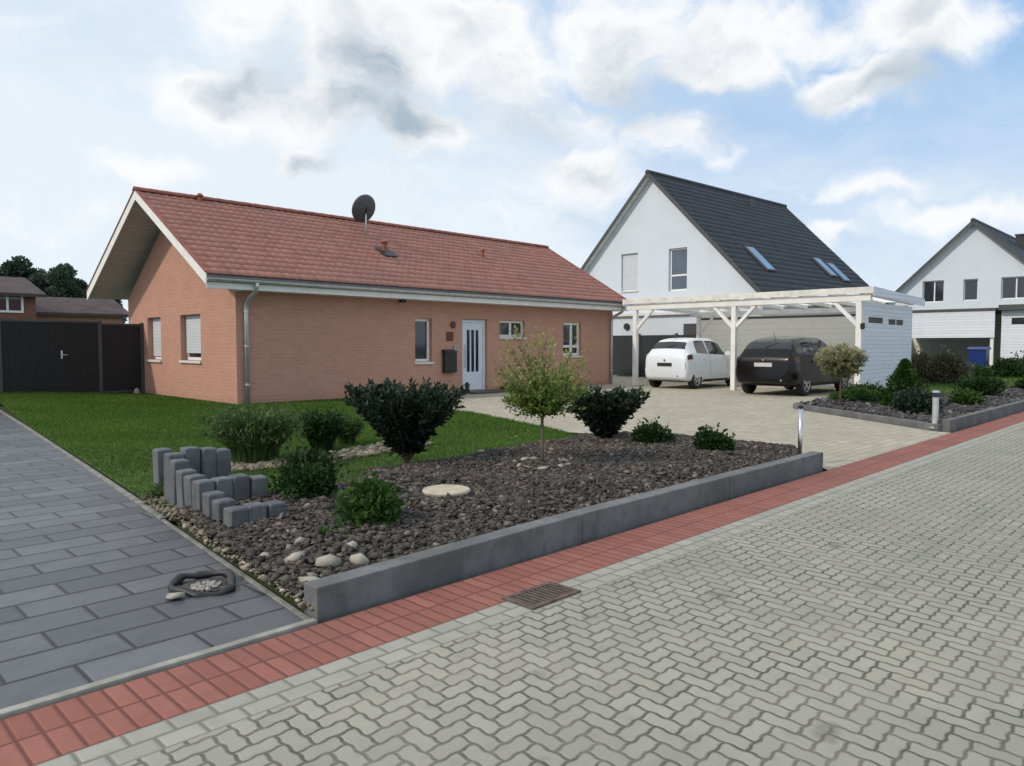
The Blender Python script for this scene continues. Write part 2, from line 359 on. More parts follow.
# ------------------------------------------------------------------ mesh helpers
ROOT = {}
def tag(o, label=None, cat=None, group=None, kind=None):
    for k, v in (('label', label), ('category', cat), ('group', group), ('kind', kind)):
        if v: o[k] = v
    return o
def thing(name, loc, label, cat, group=None, rz=0.):
    o = bpy.data.objects.new(name, None); COL.objects.link(o); o.empty_display_size = .2
    o.location = loc; o.rotation_euler = (0, 0, rz)
    return tag(o, label, cat, group)
class MB:
    def __init__(s): s.v, s.f = [], []
    def add(s, v, f):
        n = len(s.v); s.v += [tuple(p) for p in v]; s.f += [tuple(i + n for i in q) for q in f]; return s
    def box(s, x0, x1, y0, y1, z0, z1):
        v = [(x, y, z) for z in (z0, z1) for y in (y0, y1) for x in (x0, x1)]
        return s.add(v, [(0, 2, 3, 1), (4, 5, 7, 6), (0, 1, 5, 4), (2, 6, 7, 3), (0, 4, 6, 2), (1, 3, 7, 5)])
    def bar(s, a, b, w, h, up=(0, 0, 1)):
        a, b = Vector(a), Vector(b); d = (b - a).normalized(); u = Vector(up)
        if abs(d.dot(u)) > .98: u = Vector((1, 0, 0))
        x = d.cross(u).normalized() * w / 2; y = x.normalized().cross(d) * h / 2
        v = [p + i * x + j * y for p in (a, b) for i, j in ((-1, -1), (1, -1), (1, 1), (-1, 1))]
        return s.add(v, [(3, 2, 1, 0), (4, 5, 6, 7)] + [(k, (k + 1) % 4, 4 + (k + 1) % 4, 4 + k) for k in range(4)])
    def tube(s, pts, rr, n=12, cap=True):
        pts = [Vector(p) for p in pts]
        if not isinstance(rr, (list, tuple)): rr = [rr] * len(pts)
        rings = []; v = []; f = []
        ref = Vector((.13, .31, .94))
        for k, p in enumerate(pts):
            d = (pts[min(k + 1, len(pts) - 1)] - pts[max(k - 1, 0)]).normalized()
            x = d.cross(ref if abs(d.dot(ref)) < .95 else Vector((1, 0, 0))).normalized(); y = d.cross(x)
            rings.append(range(len(v), len(v) + n))
            for q in range(n):
                a = 2 * math.pi * q / n; v.append(p + (x * math.cos(a) + y * math.sin(a)) * rr[k])
        for a, b in zip(rings, rings[1:]):
            for q in range(n): f.append((a[q], a[(q + 1) % n], b[(q + 1) % n], b[q]))
        if cap: f.append(tuple(reversed(rings[0]))); f.append(tuple(rings[-1]))
        return s.add(v, f)
    def prism(s, poly, z0, z1):
        n = len(poly); v = [(x, y, z0) for x, y in poly] + [(x, y, z1) for x, y in poly]
        return s.add(v, [tuple(reversed(range(n))), tuple(range(n, 2 * n))] + [(k, (k + 1) % n, n + (k + 1) % n, n + k) for k in range(n)])
    def extr(s, poly, d):
        """closed 3D polygon swept along vector d"""
        n = len(poly); d = Vector(d); v = [Vector(p) for p in poly] + [Vector(p) + d for p in poly]
        return s.add(v, [tuple(reversed(range(n))), tuple(range(n, 2 * n))] + [(k, (k + 1) % n, n + (k + 1) % n, n + k) for k in range(n)])
    def lathe(s, prof, c, n=24):
        v, f = [], []
        for r_, z in prof:
            for q in range(n):
                a = 2 * math.pi * q / n; v.append((c[0] + r_ * math.cos(a), c[1] + r_ * math.sin(a), c[2] + z))
        for k in range(len(prof) - 1):
            for q in range(n): f.append((k * n + q, k * n + (q + 1) % n, (k + 1) * n + (q + 1) % n, (k + 1) * n + q))
        f.append(tuple(reversed(range(n)))); f.append(tuple(range((len(prof) - 1) * n, len(prof) * n)))
        return s.add(v, f)
    def obj(s, name, mat, parent=None, bevel=0., smooth=False, local=False, fix=True):
        off = Vector((0, 0, 0))
        if parent is not None and not local:
            p = parent
            while p is not None: off += p.location; p = p.parent
        me = bpy.data.meshes.new(name)
        me.from_pydata([tuple(Vector(p) - off) for p in s.v], [], s.f)
        if bevel or fix:
            bm = bmesh.new(); bm.from_mesh(me)
            if fix: bmesh.ops.recalc_face_normals(bm, faces=bm.faces)
            if bevel:
                ed = [e for e in bm.edges if len(e.link_faces) == 2 and e.calc_face_angle(0) > .5]
                bmesh.ops.bevel(bm, geom=ed, offset=bevel, segments=2, profile=.6, affect='EDGES', clamp_overlap=True)
            bm.to_mesh(me); bm.free()
        if smooth: me.polygons.foreach_set('use_smooth', [True] * len(me.polygons))
        me.materials.append(M[mat] if isinstance(mat, str) else mat)
        o = bpy.data.objects.new(name, me); COL.objects.link(o)
        if parent is not None: o.parent = parent
        return o
def npmesh(name, verts, faces, mat, parent=None, attrs=None, local=True, smooth=False):
    """verts (N,3), faces (F,k) numpy; attrs: per-face floats"""
    me = bpy.data.meshes.new(name); k = faces.shape[1]
    verts = np.asarray(verts, dtype=np.float32)
    me.vertices.add(len(verts)); me.vertices.foreach_set('co', verts.ravel())
    me.loops.add(faces.size); me.loops.foreach_set('vertex_index', faces.astype(np.int32).ravel())
    me.polygons.add(len(faces))
    me.polygons.foreach_set('loop_start', np.arange(0, faces.size, k, dtype=np.int32))
    me.update(calc_edges=True)
    for a, val in (attrs or {}).items():
        at = me.attributes.new(a, 'FLOAT', 'FACE'); at.data.foreach_set('value', np.asarray(val, dtype=np.float32))
    if smooth: me.polygons.foreach_set('use_smooth', [True] * len(faces))
    me.materials.append(M[mat] if isinstance(mat, str) else mat); me.validate()
    o = bpy.data.objects.new(name, me); COL.objects.link(o)
    if parent is not None: o.parent = parent
    return o
def copy_tree(o, parent=None):
    c = o.copy(); COL.objects.link(c)
    if parent is not None: c.parent = parent
    for ch in list(o.children): copy_tree(ch, c)
    return c
def wall_panel(mb, o, u, nrm, w, h, holes=(), t=.2):
    """upright wall face from corner o along unit u, outward unit nrm; holes (a0,a1,z0,z1) go right through"""
    o, u, nrm = Vector(o), Vector(u), Vector(nrm)
    xs = sorted({0, w, *[q for hl in holes for q in hl[:2]]}); zs = sorted({0, h, *[q for hl in holes for q in hl[2:]]})
    P = lambda a, z, d: o + u * a + Vector((0, 0, z)) - nrm * d
    for a0, a1 in zip(xs, xs[1:]):
        for z0, z1 in zip(zs, zs[1:]):
            am, zm = (a0 + a1) / 2, (z0 + z1) / 2
            if any(q[0] < am < q[1] and q[2] < zm < q[3] for q in holes): continue
            for d in (0, t): mb.add([P(a0, z0, d), P(a1, z0, d), P(a1, z1, d), P(a0, z1, d)], [(0, 1, 2, 3)])
    for a0, a1, z0, z1 in holes:
        for (p, q) in (((a0, z0), (a1, z0)), ((a1, z0), (a1, z1)), ((a1, z1), (a0, z1)), ((a0, z1), (a0, z0))):
            mb.add([P(*p, 0), P(*q, 0), P(*q, t), P(*p, t)], [(0, 1, 2, 3)])
def window(parent, o, u, nrm, a0, a1, z0, z1, inset=.10, fw=.07, sill=True, mull=(), bars=(), blind=None, glassm='pane', fmat='frame', label=None):
    """window frame (+ pane, sill, blind as sub-parts) standing in a wall opening"""
    o, u, nrm = Vector(o), Vector(u), Vector(nrm)
    def bx(mb, p0, p1, q0, q1, d0, d1):
        c = [o + u * a + Vector((0, 0, z)) - nrm * d for d in (d0, d1) for a, z in ((p0, q0), (p1, q0), (p1, q1), (p0, q1))]
        mb.add(c, [(0, 1, 2, 3), (7, 6, 5, 4)] + [(k, 4 + k, 4 + (k + 1) % 4, (k + 1) % 4) for k in range(4)])
    f = MB(); e = .004
    bx(f, a0 + e, a0 + fw, z0 + e, z1 - e, inset, inset + .07); bx(f, a1 - fw, a1 - e, z0 + e, z1 - e, inset, inset + .07)
    bx(f, a0 + fw, a1 - fw, z0 + e, z0 + fw, inset, inset + .07); bx(f, a0 + fw, a1 - fw, z1 - fw, z1 - e, inset, inset + .07)
    for m_ in mull: bx(f, m_ - fw * .6, m_ + fw * .6, z0 + fw, z1 - fw, inset + .002, inset + .068)
    for b_ in bars: bx(f, a0 + fw, a1 - fw, b_ - fw * .5, b_ + fw * .5, inset + .003, inset + .067)
    w = f.obj('window', fmat, parent, bevel=.006)
    if label: w['label'] = label
    p = MB(); bx(p, a0 + fw * .8, a1 - fw * .8, z0 + fw * .8, z1 - fw * .8, inset + .03, inset + .042); p.obj('pane', glassm, w)
    if blind: b = MB(); bx(b, a0 + fw * .3, a1 - fw * .3, z0 + (z1 - z0) * blind, z1 - .01, inset - .028, inset - .004); b.obj('roller_blind', 'blind', w)
    if sill: s_ = MB(); bx(s_, a0 - .04, a1 + .04, z0 - .07, z0 - .003, -.05, inset + .02); s_.obj('sill', 'sill', w, bevel=.008)
    return w
def roof_slope(name, parent, e0, along, upv, L, Hs, mat, tw, th, amp, lift, seed=0):
    """real tiled slope: corner e0 at eave, unit along, unit up the slope; wave across, step per course"""
    along, upv, e0 = Vector(along), Vector(upv), Vector(e0); nr = along.cross(upv).normalized()
    if nr.z < 0: nr = -nr
    nc, nrw = max(1, round(L / tw)), max(1, round(Hs / th)); k = 6
    tw, th = L / nc, Hs / nrw
    wave = [(.5 + .5 * math.sin(2 * math.pi * (q / k) - .9)) ** 1.4 * amp for q in range(k + 1)]
    us = np.array([c * tw + q * tw / k for c in range(nc) for q in range(k)] + [L])
    hs = np.array([wave[q] for c in range(nc) for q in range(k)] + [wave[0]])
    rng = np.random.default_rng(seed)
    Vs, Fs, tone = [], [], []
    base = np.array(e0); A = np.array(along); Up = np.array(upv); N = np.array(nr); cnt = 0; nu = len(us)
    for r_ in range(nrw):
        j0, j1 = r_ * th - .004, (r_ + 1) * th + .02
        jit = np.repeat(rng.normal(0, .0025, nc), k); jit = np.append(jit, jit[-1])
        low = base + np.outer(us, A) + Up * j0 + np.outer(hs + lift + jit, N)
        bot = base + np.outer(us, A) + Up * j0 + np.outer(hs * .2, N)
        top = base + np.outer(us, A) + Up * j1 + np.outer(hs + jit * .4 + .002, N)
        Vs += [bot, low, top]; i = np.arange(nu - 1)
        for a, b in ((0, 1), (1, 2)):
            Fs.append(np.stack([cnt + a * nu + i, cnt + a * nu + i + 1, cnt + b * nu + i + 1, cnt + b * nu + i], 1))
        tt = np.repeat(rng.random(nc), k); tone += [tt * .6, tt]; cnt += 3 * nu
    off = np.array(parent.location) if parent else 0
    return npmesh(name, np.concatenate(Vs) - off, np.concatenate(Fs), mat, parent, {'tone': np.concatenate(tone)})

# ================================================================== SETTING
def sheet(name, poly, z, mat, kind='structure'):
    m = MB(); m.add([(x, y, z) for x, y in poly], [tuple(range(len(poly)))])
    o = m.obj(name, mat); o['kind'] = kind; return o
g = sheet('ground', [(-3000, -3000), (3000, -3000), (3000, 3000), (-3000, 3000)], -.06, 'far')
sheet('road', [(-60, -40), (90, -40), (90, 2.655), (-60, 2.655)], 0.0, 'road')
sheet('road_border', [(-60, 2.655), (90, 2.655), (90, 2.865), (-60, 2.865)], 0.0, 'border')
sheet('red_paved_strip', [(-60, 2.865), (90, 2.865), (90, 3.31), (-60, 3.31)], 0.0, 'red')
sheet('strip_joint', [(-60, 3.31), (90, 3.31), (90, 3.335), (-60, 3.335)], -.012, 'soil')
DE = [(1.93, 3.385), (2.05, 4.52), (2.25, 6.23), (2.64, 9.79), (3.2, 15.0), (3.95, 22.4)]     # right edge of the dark drive
sheet('driveway', [(-14, 3.385), *DE, (4.2, 26), (-14, 26)], 0.0, 'drive')
k = MB(); k.box(-14, 1.97, 3.334, 3.383, -.1, .012); k.obj('kerb_edging', 'kerb', bevel=.006)['kind'] = 'structure'
k = MB()                                        # thin concrete edging between drive and lawn
for a, b in zip(DE[2:], DE[3:]):
    k.bar((a[0] + .03, a[1], -.04), (b[0] + .03, b[1] - .004, -.04), .055, .11)
k.bar((DE[0][0] + .02, DE[0][1], -.05), (DE[2][0] + .02, DE[2][1] - .004, -.05), .035, .11)
k.obj('lawn_edging', 'edging', bevel=.005)['kind'] = 'structure'
PARK = [(8.5, 3.315), (13.55, 3.315), (13.6, 3.6), (16.2, 7.1), (21.4, 7.3), (28, 7.3), (28, 24), (21.6, 24), (21.6, 16.5), (11.2, 16.5), (10.6, 13.6), (10.45, 12.6), (10.3, 11.2), (9.2, 8.0), (9.55, 6.4), (9.7, 5.2), (9.4, 4.1)]
sheet('parking_area', PARK, 0.0, 'park')
LAWN = [(x + .07, y) for x, y in DE[2:]] + [(7.75, 22.4), (7.75, 16.5), (11.2, 16.5), (10.6, 13.6), (10.45, 12.6), (10.3, 11.2), (9.2, 8.0), (8.6, 6.9), (6.6, 6.75), (5.3, 6.4), (4.6, 6.6), (3.9, 5.9), (3.2, 5.75), (2.45, 6.1)]
def inside(poly, x, y):
    r_ = np.zeros(len(x), bool); n = len(poly)
    for i in range(n):
        x0, y0 = poly[i]; x1, y1 = poly[(i + 1) % n]
        c = ((y0 > y) != (y1 > y)) & (x < (x1 - x0) * (y - y0) / (y1 - y0 + 1e-12) + x0); r_ ^= c
    return r_
def rise(x, y):                                 # the lawn climbs a little towards the far left fence
    a = np.clip((8.2 - x) / 4, 0, 1) * np.clip((y - 14) / 8, 0, 1); return .03 + .17 * a * a * (3 - 2 * a)
gx, gy = np.meshgrid(np.arange(2.0, 11.6, .2), np.arange(5.4, 22.7, .2), indexing='ij')
def patch(name, poly, hfun, mat, step=.15, z=0.):
    bm = bmesh.new(); vs = [bm.verts.new((x, y, 0)) for x, y in poly]; bm.faces.new(vs)
    xs = [p[0] for p in poly]; ys = [p[1] for p in poly]
    for ax, lo, hi in ((0, min(xs), max(xs)), (1, min(ys), max(ys))):
        q = lo + step
        while q < hi:
            no = (1, 0, 0) if ax == 0 else (0, 1, 0)
            bmesh.ops.bisect_plane(bm, geom=bm.verts[:] + bm.edges[:] + bm.faces[:], plane_co=(q if ax == 0 else 0, q if ax else 0, 0), plane_no=no)
            q += step
    for v in bm.verts: v.co.z = float(hfun(np.array([v.co.x]), np.array([v.co.y]))[0])
    bmesh.ops.recalc_face_normals(bm, faces=bm.faces)
    me = bpy.data.meshes.new(name); bm.to_mesh(me); bm.free(); me.materials.append(M[mat])
    me.polygons.foreach_set('use_smooth', [True] * len(me.polygons))
    o = bpy.data.objects.new(name, me); COL.objects.link(o); o['kind'] = 'structure'; return o
patch('lawn', LAWN, rise, 'turf', .5)
BED = [(2.0, 3.56), (8.5, 3.56), (9.36, 4.12), (9.66, 5.2), (9.5, 6.35), (8.6, 6.9), (6.6, 6.75), (5.3, 6.4), (4.6, 6.6), (3.9, 5.9), (3.2, 5.75), (2.4, 6.1), (2.28, 5.9), (2.12, 4.5)]
def bedh(x, y):
    e = np.clip(np.minimum(np.minimum(y - 3.4, 9.7 - x), x - 1.9) / .8, 0, 1)
    return .05 + .10 * e * np.clip((7.3 - y) / 1.5, .3, 1) + .012 * np.sin(x * 5.1 + y * 3) * e
patch('garden_bed', BED, bedh, 'soil', .4)
BED2 = [(13.75, 3.52), (60, 3.52), (60, 4.6), (27, 5.0), (22.5, 5.6), (20.0, 6.3), (21.2, 7.35), (16.5, 7.2)]
patch('right_bed', BED2, lambda x, y: .10 + 0 * x, 'soil', 3.0)
LAWN2 = [(60, 4.6), (27, 5.0), (22.5, 5.6), (20.0, 6.3), (21.2, 7.35), (28, 7.3), (28, 12), (60, 12)]
patch('neighbour_lawn', LAWN2, lambda x, y: .10 + .012 * np.clip(x - 22, 0, 20), 'turf', 3.0)

# grass blades: nobody could count them
M['blade'] = leafmat('grass_blade', (.040, .100, .014), (.135, .235, .034), .38)
def grass(name, poly, n, hfun, hmin, hmax, wid, label, thin=None):
    P = np.array(poly); lo, hi = P.min(0), P.max(0)
    x = RNG.uniform(lo[0], hi[0], n * 3); y = RNG.uniform(lo[1], hi[1], n * 3); ok = inside(poly, x, y)
    if thin is not None: ok &= RNG.random(len(x)) < thin(x, y)
    x, y = x[ok][:n], y[ok][:n]; n = len(x)
    dist = np.hypot(x, y); wd = wid * np.clip(dist / 9, .6, 2.2)
    a = RNG.uniform(0, 2 * np.pi, n); h = RNG.uniform(hmin, hmax, n); ln = RNG.normal(0, .35, (n, 2)) * h[:, None]
    z = hfun(x, y) - .004
    v = np.empty((n, 3, 3)); ca, sa = np.cos(a) * wd, np.sin(a) * wd
    v[:, 0] = np.stack([x - ca, y - sa, z], 1); v[:, 1] = np.stack([x + ca, y + sa, z], 1)
    v[:, 2] = np.stack([x + ln[:, 0], y + ln[:, 1], z + h], 1)
    clump = .5 + .5 * np.sin(x * 1.7 + 1.3 * np.sin(y * 1.1)) * np.sin(y * 1.3 + x * .6)
    tone = np.clip(RNG.random(n) * .65 + clump * .35, 0, 1)
    o = npmesh(name, v.reshape(-1, 3), np.arange(3 * n).reshape(-1, 3), 'blade', None, {'tone': tone})
    return tag(o, label, 'grass', kind='stuff')
grass('lawn_grass', LAWN, 150000, rise, .025, .06, .006, 'short green grass of the lawn in front of the brick bungalow')
grass('neighbour_grass', LAWN2, 30000, lambda x, y: .11 + .012 * np.clip(x - 22, 0, 20), .03, .09, .008, 'green grass beyond the right garden bed')

# crushed stone mulch
def icoverts():
    bm = bmesh.new(); bmesh.ops.create_icosphere(bm, subdivisions=1, radius=1); bm.verts.ensure_lookup_table()
    v = np.array([p.co[:] for p in bm.verts]); f = np.array([[q.index for q in fc.verts] for fc in bm.faces]); bm.free(); return v, f
IV, IF = icoverts()
JIT = 1.0
def rocks(name, x, y, z, s, mat, label, cat=None, parent=None, flat=.65, kind='stuff'):
    n = len(x)
    sc = s[:, None, None] * RNG.uniform(.5, 1.45, (n, 1, 3)) * np.array([1, 1, flat]); v = IV[None] * (1 + JIT * RNG.uniform(-.48, .30, (n, len(IV), 1))) * sc
    a = RNG.uniform(0, 6.28, n); c, sn = np.cos(a)[:, None], np.sin(a)[:, None]
    t = RNG.normal(0, .35, (n, 1))
    X, Y, Z = v[..., 0], v[..., 1], v[..., 2]; Z2 = Z * np.cos(t) + X * np.sin(t); X = X * np.cos(t) - Z * np.sin(t)
    w = np.stack([X * c - Y * sn + x[:, None], X * sn + Y * c + y[:, None], Z2 + z[:, None]], 2)
    f = (IF[None] + (np.arange(n) * len(IV))[:, None, None]).reshape(-1, 3)
    tone = np.repeat(RNG.random(n), len(IF))
    o = npmesh(name, w.reshape(-1, 3), f, mat, parent, {'tone': tone})
    return tag(o, label, cat, kind=kind)
def gravelmat(name, lo, hi, hi2):
    m, n, b = newmat(name); at = n.nodes.new('ShaderNodeAttribute'); at.attribute_name = 'tone'; t = V(n, at.outputs['Fac'])
    c = mixc(n, t, lo, hi); c = mixc(n, t.ss(.86, 1.0), c, hi2)
    c = mixc(n, noise(n, objco(n), 25, 4).ss(.4, .7) * .5, c, lo)
    n.links.new(c, b.inputs['Base Color']); b.inputs['Roughness'].default_value = .9
    bump(n, b, noise(n, objco(n), 120, 3), .4, .004); return m
M['mulch'] = gravelmat('lava_mulch', (.030, .026, .022), (.118, .099, .084), (.24, .21, .18))
M['pale'] = gravelmat('pale_gravel', (.12, .10, .075), (.32, .28, .21), (.48, .44, .36))
M['greygravel'] = gravelmat('grey_gravel', (.035, .034, .036), (.10, .098, .10), (.20, .20, .20))
def scatter(poly, n):
    P = np.array(poly); lo, hi = P.min(0), P.max(0); x = RNG.uniform(lo[0], hi[0], n * 4); y = RNG.uniform(lo[1], hi[1], n * 4)
    ok = inside(poly, x, y); return x[ok][:n], y[ok][:n]
x, y = scatter(BED, 46000); rocks('bark_gravel', x, y, bedh(x, y) + RNG.uniform(0, .022, len(x)), RNG.gamma(4, .0044, len(x)).clip(.007, .05), 'mulch', 'dark brown crushed stone covering the garden bed', 'gravel', flat=.5)
t_ = RNG.random(900); ed = np.array(DE[:3]); yy = 3.42 + t_ * 3.6; xx = np.interp(yy, [p[1] for p in DE], [p[0] for p in DE]) + RNG.uniform(.03, .20, 900)
rocks('edge_gravel', xx, yy, .035 + RNG.uniform(0, .03, 900), RNG.gamma(5, .0032, 900).clip(.006, .036), 'pale', 'pale pebbles along the dark driveway edge', 'gravel')
x, y = scatter(BED2[:4] + [(22.5, 5.6), (20.0, 6.3), (21.2, 7.35), (16.5, 7.2)], 5000); rocks('right_bed_gravel', x, y, .11 + RNG.uniform(0, .02, len(x)), RNG.gamma(6, .007, len(x)).clip(.02, .09), 'greygravel', 'grey gravel in the bed beside the carport', 'gravel')
strip = [(3.3, 7.9), (4.5, 7.55), (6.6, 8.0), (6.5, 8.5), (5.4, 8.35), (4.4, 8.1), (3.4, 8.4)]
x, y = scatter(strip, 1500); rocks('path_gravel', x, y, .04 + RNG.uniform(0, .02, len(x)), RNG.gamma(6, .0055, len(x)).clip(.015, .07), 'pale', 'light gravel strip behind the front bushes', 'gravel')

# ================================================================== LOW WALLS
def lowwall(name, path, w, h, label, parts_len=2.2):
    """retaining wall of end-to-end stone blocks, one mesh"""
    m = MB()
    for a, b in zip(path, path[1:]):
        a, b = Vector((*a, 0)), Vector((*b, 0)); L = (b - a).length; n = max(1, round(L / parts_len)); d = (b - a) / n
        for q in range(n):
            s0 = a + d * q + d.normalized() * .0015; s1 = a + d * (q + 1) - d.normalized() * .0015; j = random.uniform(-.002, .002)
            m.bar((s0.x, s0.y, h / 2 - .03 + j), (s1.x, s1.y, h / 2 - .03 + j), w + random.uniform(-.004, .004), h + .06)
    return tag(m.obj(name, 'stonewall', bevel=.010), label, 'wall')
lowwall('garden_wall', [(2.0, 3.46), (8.56, 3.46)], .14, .19, 'long low dark grey kerb wall along the front of the gravel bed')
for v in [q for o in COL.objects if o.name == 'garden_wall' for q in o.data.vertices]:      # its left end is set deeper
    if v.co.z > .1 and v.co.x < 2.9: v.co.z -= (2.9 - v.co.x) * .036
lowwall('bed_edging', [(13.72, 3.44), (60, 3.44)], .12, .19, 'low grey stone edging of the bed right of the parking area')
lowwall('bed_edging', [(13.68, 3.52), (16.42, 7.18)], .08, .11, 'low grey edging running from light post towards carport')

# ================================================================== PALISADES
def palisade(x, y, h, label, rz=0., w=.136):
    m = MB(); n = 10
    prof = [(w / 2, -.15), (w / 2, h - .016), (w / 2 - .006, h - .005), (w / 2 - .018, h)]
    v, f = [], []
    for r_, z in prof:
        for cx, cy in ((1, 1), (-1, 1), (-1, -1), (1, -1)):
            for q in range(3):
                a0 = math.atan2(cy, cx) - math.pi / 4 + q * math.pi / 4; rr = min(.014, r_ * .6)
                v.append((cx * (r_ - rr) + rr * math.cos(a0), cy * (r_ - rr) + rr * math.sin(a0), z))
    for k_ in range(3):
        for q in range(12): f.append((k_ * 12 + q, k_ * 12 + (q + 1) % 12, (k_ + 1) * 12 + (q + 1) % 12, (k_ + 1) * 12 + q))
    f.append(tuple(range(36, 48)))
    m.add(v, f); o = m.obj('stone_palisade', 'palisade')
    o.location = (x, y, 0); o.rotation_euler = (random.uniform(-.03, .03), random.uniform(-.03, .03), rz + random.uniform(-.09, .09))
    return tag(o, label, 'palisade', 'grey stone palisades stepping down beside the driveway')
rows = [((2.60, 7.08), .47, 'tall'), ((2.545, 6.70), .48, 'tall'), ((2.685, 6.69), .50, 'tall'), ((2.825, 6.67), .49, 'tall'), ((2.965, 6.66), .47, 'tall'),
        ((2.52, 6.52), .43, 'mid'), ((2.50, 6.28), .38, 'mid'), ((2.48, 6.06), .37, 'mid'), ((2.45, 5.84), .36, 'mid'), ((2.59, 5.83), .365, 'mid'), ((2.73, 5.82), .355, 'mid'), ((2.87, 5.80), .34, 'mid'),
        ((2.43, 5.60), .30, 'low'), ((2.41, 5.38), .27, 'low'), ((2.38, 5.14), .255, 'low'), ((2.52, 5.13), .26, 'low'), ((2.66, 5.11), .245, 'low')]
word = {'tall': 'topmost step by the lawn', 'mid': 'middle step', 'low': 'lowest step nearest the street'}
cnt = {}
ordn = ['first', 'second', 'third', 'fourth', 'fifth', 'sixth', 'seventh', 'eighth']
for (x, y), h, t_ in rows:
    h += random.uniform(-.012, .012)
    c_ = cnt.get(t_, 0); cnt[t_] = c_ + 1
    palisade(x, y, h, f'{ordn[c_]} grey stone palisade along the {word[t_]}, counted from the driveway edge')

# ================================================================== BUNGALOW
XL, XR, YF, YB, YR = 7.76, 22.1, 16.54, 23.56, 20.05
ZE, ZR = 2.98, 5.33
TH = math.atan2(ZR - ZE, YR - 15.95); ct, st = math.cos(TH), math.sin(TH)
bun = thing('bungalow', (14.7, 20.05, 0), 'long single-storey salmon brick bungalow with red tiled roof', 'house')
w = MB(); ztop = 2.72
FH = [(12.95 - XL, 13.56 - XL, .95, 2.18), (14.72 - XL, 15.74 - XL, .06, 2.20), (16.27 - XL, 17.42 - XL, 1.68, 2.20), (19.32 - XL, 20.28 - XL, 1.06, 2.21)]
wall_panel(w, (XL, YF, 0), (1, 0, 0), (0, -1, 0), XR - XL, ztop, FH, .3)
GH = [(18.49 - YF, 19.73 - YF, 1.03, 2.20), (21.08 - YF, 22.05 - YF, 1.02, 2.19)]
wall_panel(w, (XL, YF + .0, 0), (0, 1, 0), (-1, 0, 0), YB - YF, ztop, GH, .3)
wall_panel(w, (XL, YB, 0), (1, 0, 0), (0, 1, 0), XR - XL, ztop, [], .3)
wall_panel(w, (XR, YF, 0), (0, 1, 0), (1, 0, 0), YB - YF, ztop, [], .3)
apex = ZR - .26
for xx in (XL, XR):                              # gable triangles
    s_ = 1 if xx == XL else -1
    w.extr([(xx, YF, ztop), (xx, YB, ztop), (xx, YB - .0, ztop + .04), (xx, YR, apex), (xx, YF + .0, ztop + .04)], (.3 * s_, 0, 0))
w.obj('wall', 'brick', bun, fix=False)
w = MB(); w.box(XL + .31, XR - .31, YF + .31, YB - .31, .02, .06); w.obj('floor', 'soil', bun)
# plinth line
X0, X1 = 6.86, 22.32
rf = MB()                                        # roof boarding under the tiles, with the overhang
for sg in (-1, 1):
    ye = YR + sg * (YR - 15.97)
    rf.extr([(X0, ye, ZE - .035), (X0, YR, ZR - .02), (X0, YR, ZR - .17), (X0, ye, ZE - .185)], (X1 - X0, 0, 0))
roof = rf.obj('roof', 'soffit', bun)
Ls = math.hypot(YR - 15.95, ZR - ZE)
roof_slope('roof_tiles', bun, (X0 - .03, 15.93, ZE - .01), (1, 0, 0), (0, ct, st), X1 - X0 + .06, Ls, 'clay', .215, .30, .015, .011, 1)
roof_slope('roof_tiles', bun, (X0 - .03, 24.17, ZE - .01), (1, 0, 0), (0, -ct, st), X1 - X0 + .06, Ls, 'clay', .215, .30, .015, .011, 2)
rc = MB(); n = 44; L = (X1 - X0 + .1) / n        # half-round ridge tiles
for q in range(n):
    xa = X0 - .05 + q * L; ring = []
    for e_, r_ in ((0, .125), (L + .02, .115)):
        ring.append([(xa + e_, YR + math.cos(math.pi * k_ / 8) * r_, ZR - .015 + math.sin(math.pi * k_ / 8) * r_ * .85) for k_ in range(9)])
    rc.add(ring[0] + ring[1], [(k_, k_ + 1, 10 + k_, 9 + k_) for k_ in range(8)] + [tuple(range(8, -1, -1)), tuple(range(9, 18))])
rc.obj('ridge_cap', 'ridge_red', bun, fix=True)
for xg in (X0 - .03, X1 + .005):                  # barge boards on both gables
    for sg in (-1, 1):
        ye = YR + sg * (YR - 15.95)
        b_ = MB(); b_.extr([(xg, ye, ZE + .005), (xg, YR, ZR + .005), (xg, YR, ZR - .24), (xg, ye, ZE - .25)], (.028, 0, 0))
        b_.obj('bargeboard', 'white', bun, bevel=.004)
        b_ = MB(); b_.extr([(xg - .02, ye, ZE + .04), (xg - .02, YR, ZR + .04), (xg - .02, YR, ZR + .007), (xg - .02, ye, ZE + .007)], (.07, 0, 0))
        b_.obj('verge_tile', 'ridge_red', bun)
for sg in (-1, 1):
    yf = YR + sg * (YR - 15.99)
    f_ = MB(); f_.box(X0 + .004 if sg < 0 else XL + .5, X1 - .004, min(yf, yf - sg * .03), max(yf, yf - sg * .03), 2.66, 2.945); f_.obj('fascia', 'white', bun, bevel=.004)
    f_ = MB(); y0, y1 = sorted((yf - sg * .032, YF + .002 if sg < 0 else YB - .002)); f_.box(XL + (.0 if sg < 0 else .5), X1 - .03, y0, y1, 2.665, 2.685); f_.obj('soffit', 'white_worn', bun)
    # gutter: half round, open on top
    gt = MB(); prof = [(yf + sg * (.075 + .068 * math.cos(a)), 2.875 - .068 * math.sin(a)) for a in [math.pi * q / 10 for q in range(11)]]
    inn = [(yf + sg * (.075 + .060 * math.cos(a)), 2.875 - .060 * math.sin(a)) for a in [math.pi * q / 10 for q in range(10, -1, -1)]]
    xg0 = X0 - .02 if sg < 0 else X0 + .25; gt.extr([(xg0, a, b) for a, b in prof + inn], (X1 + .02 - xg0, 0, 0)); gt.obj('gutter', 'zinc', bun)
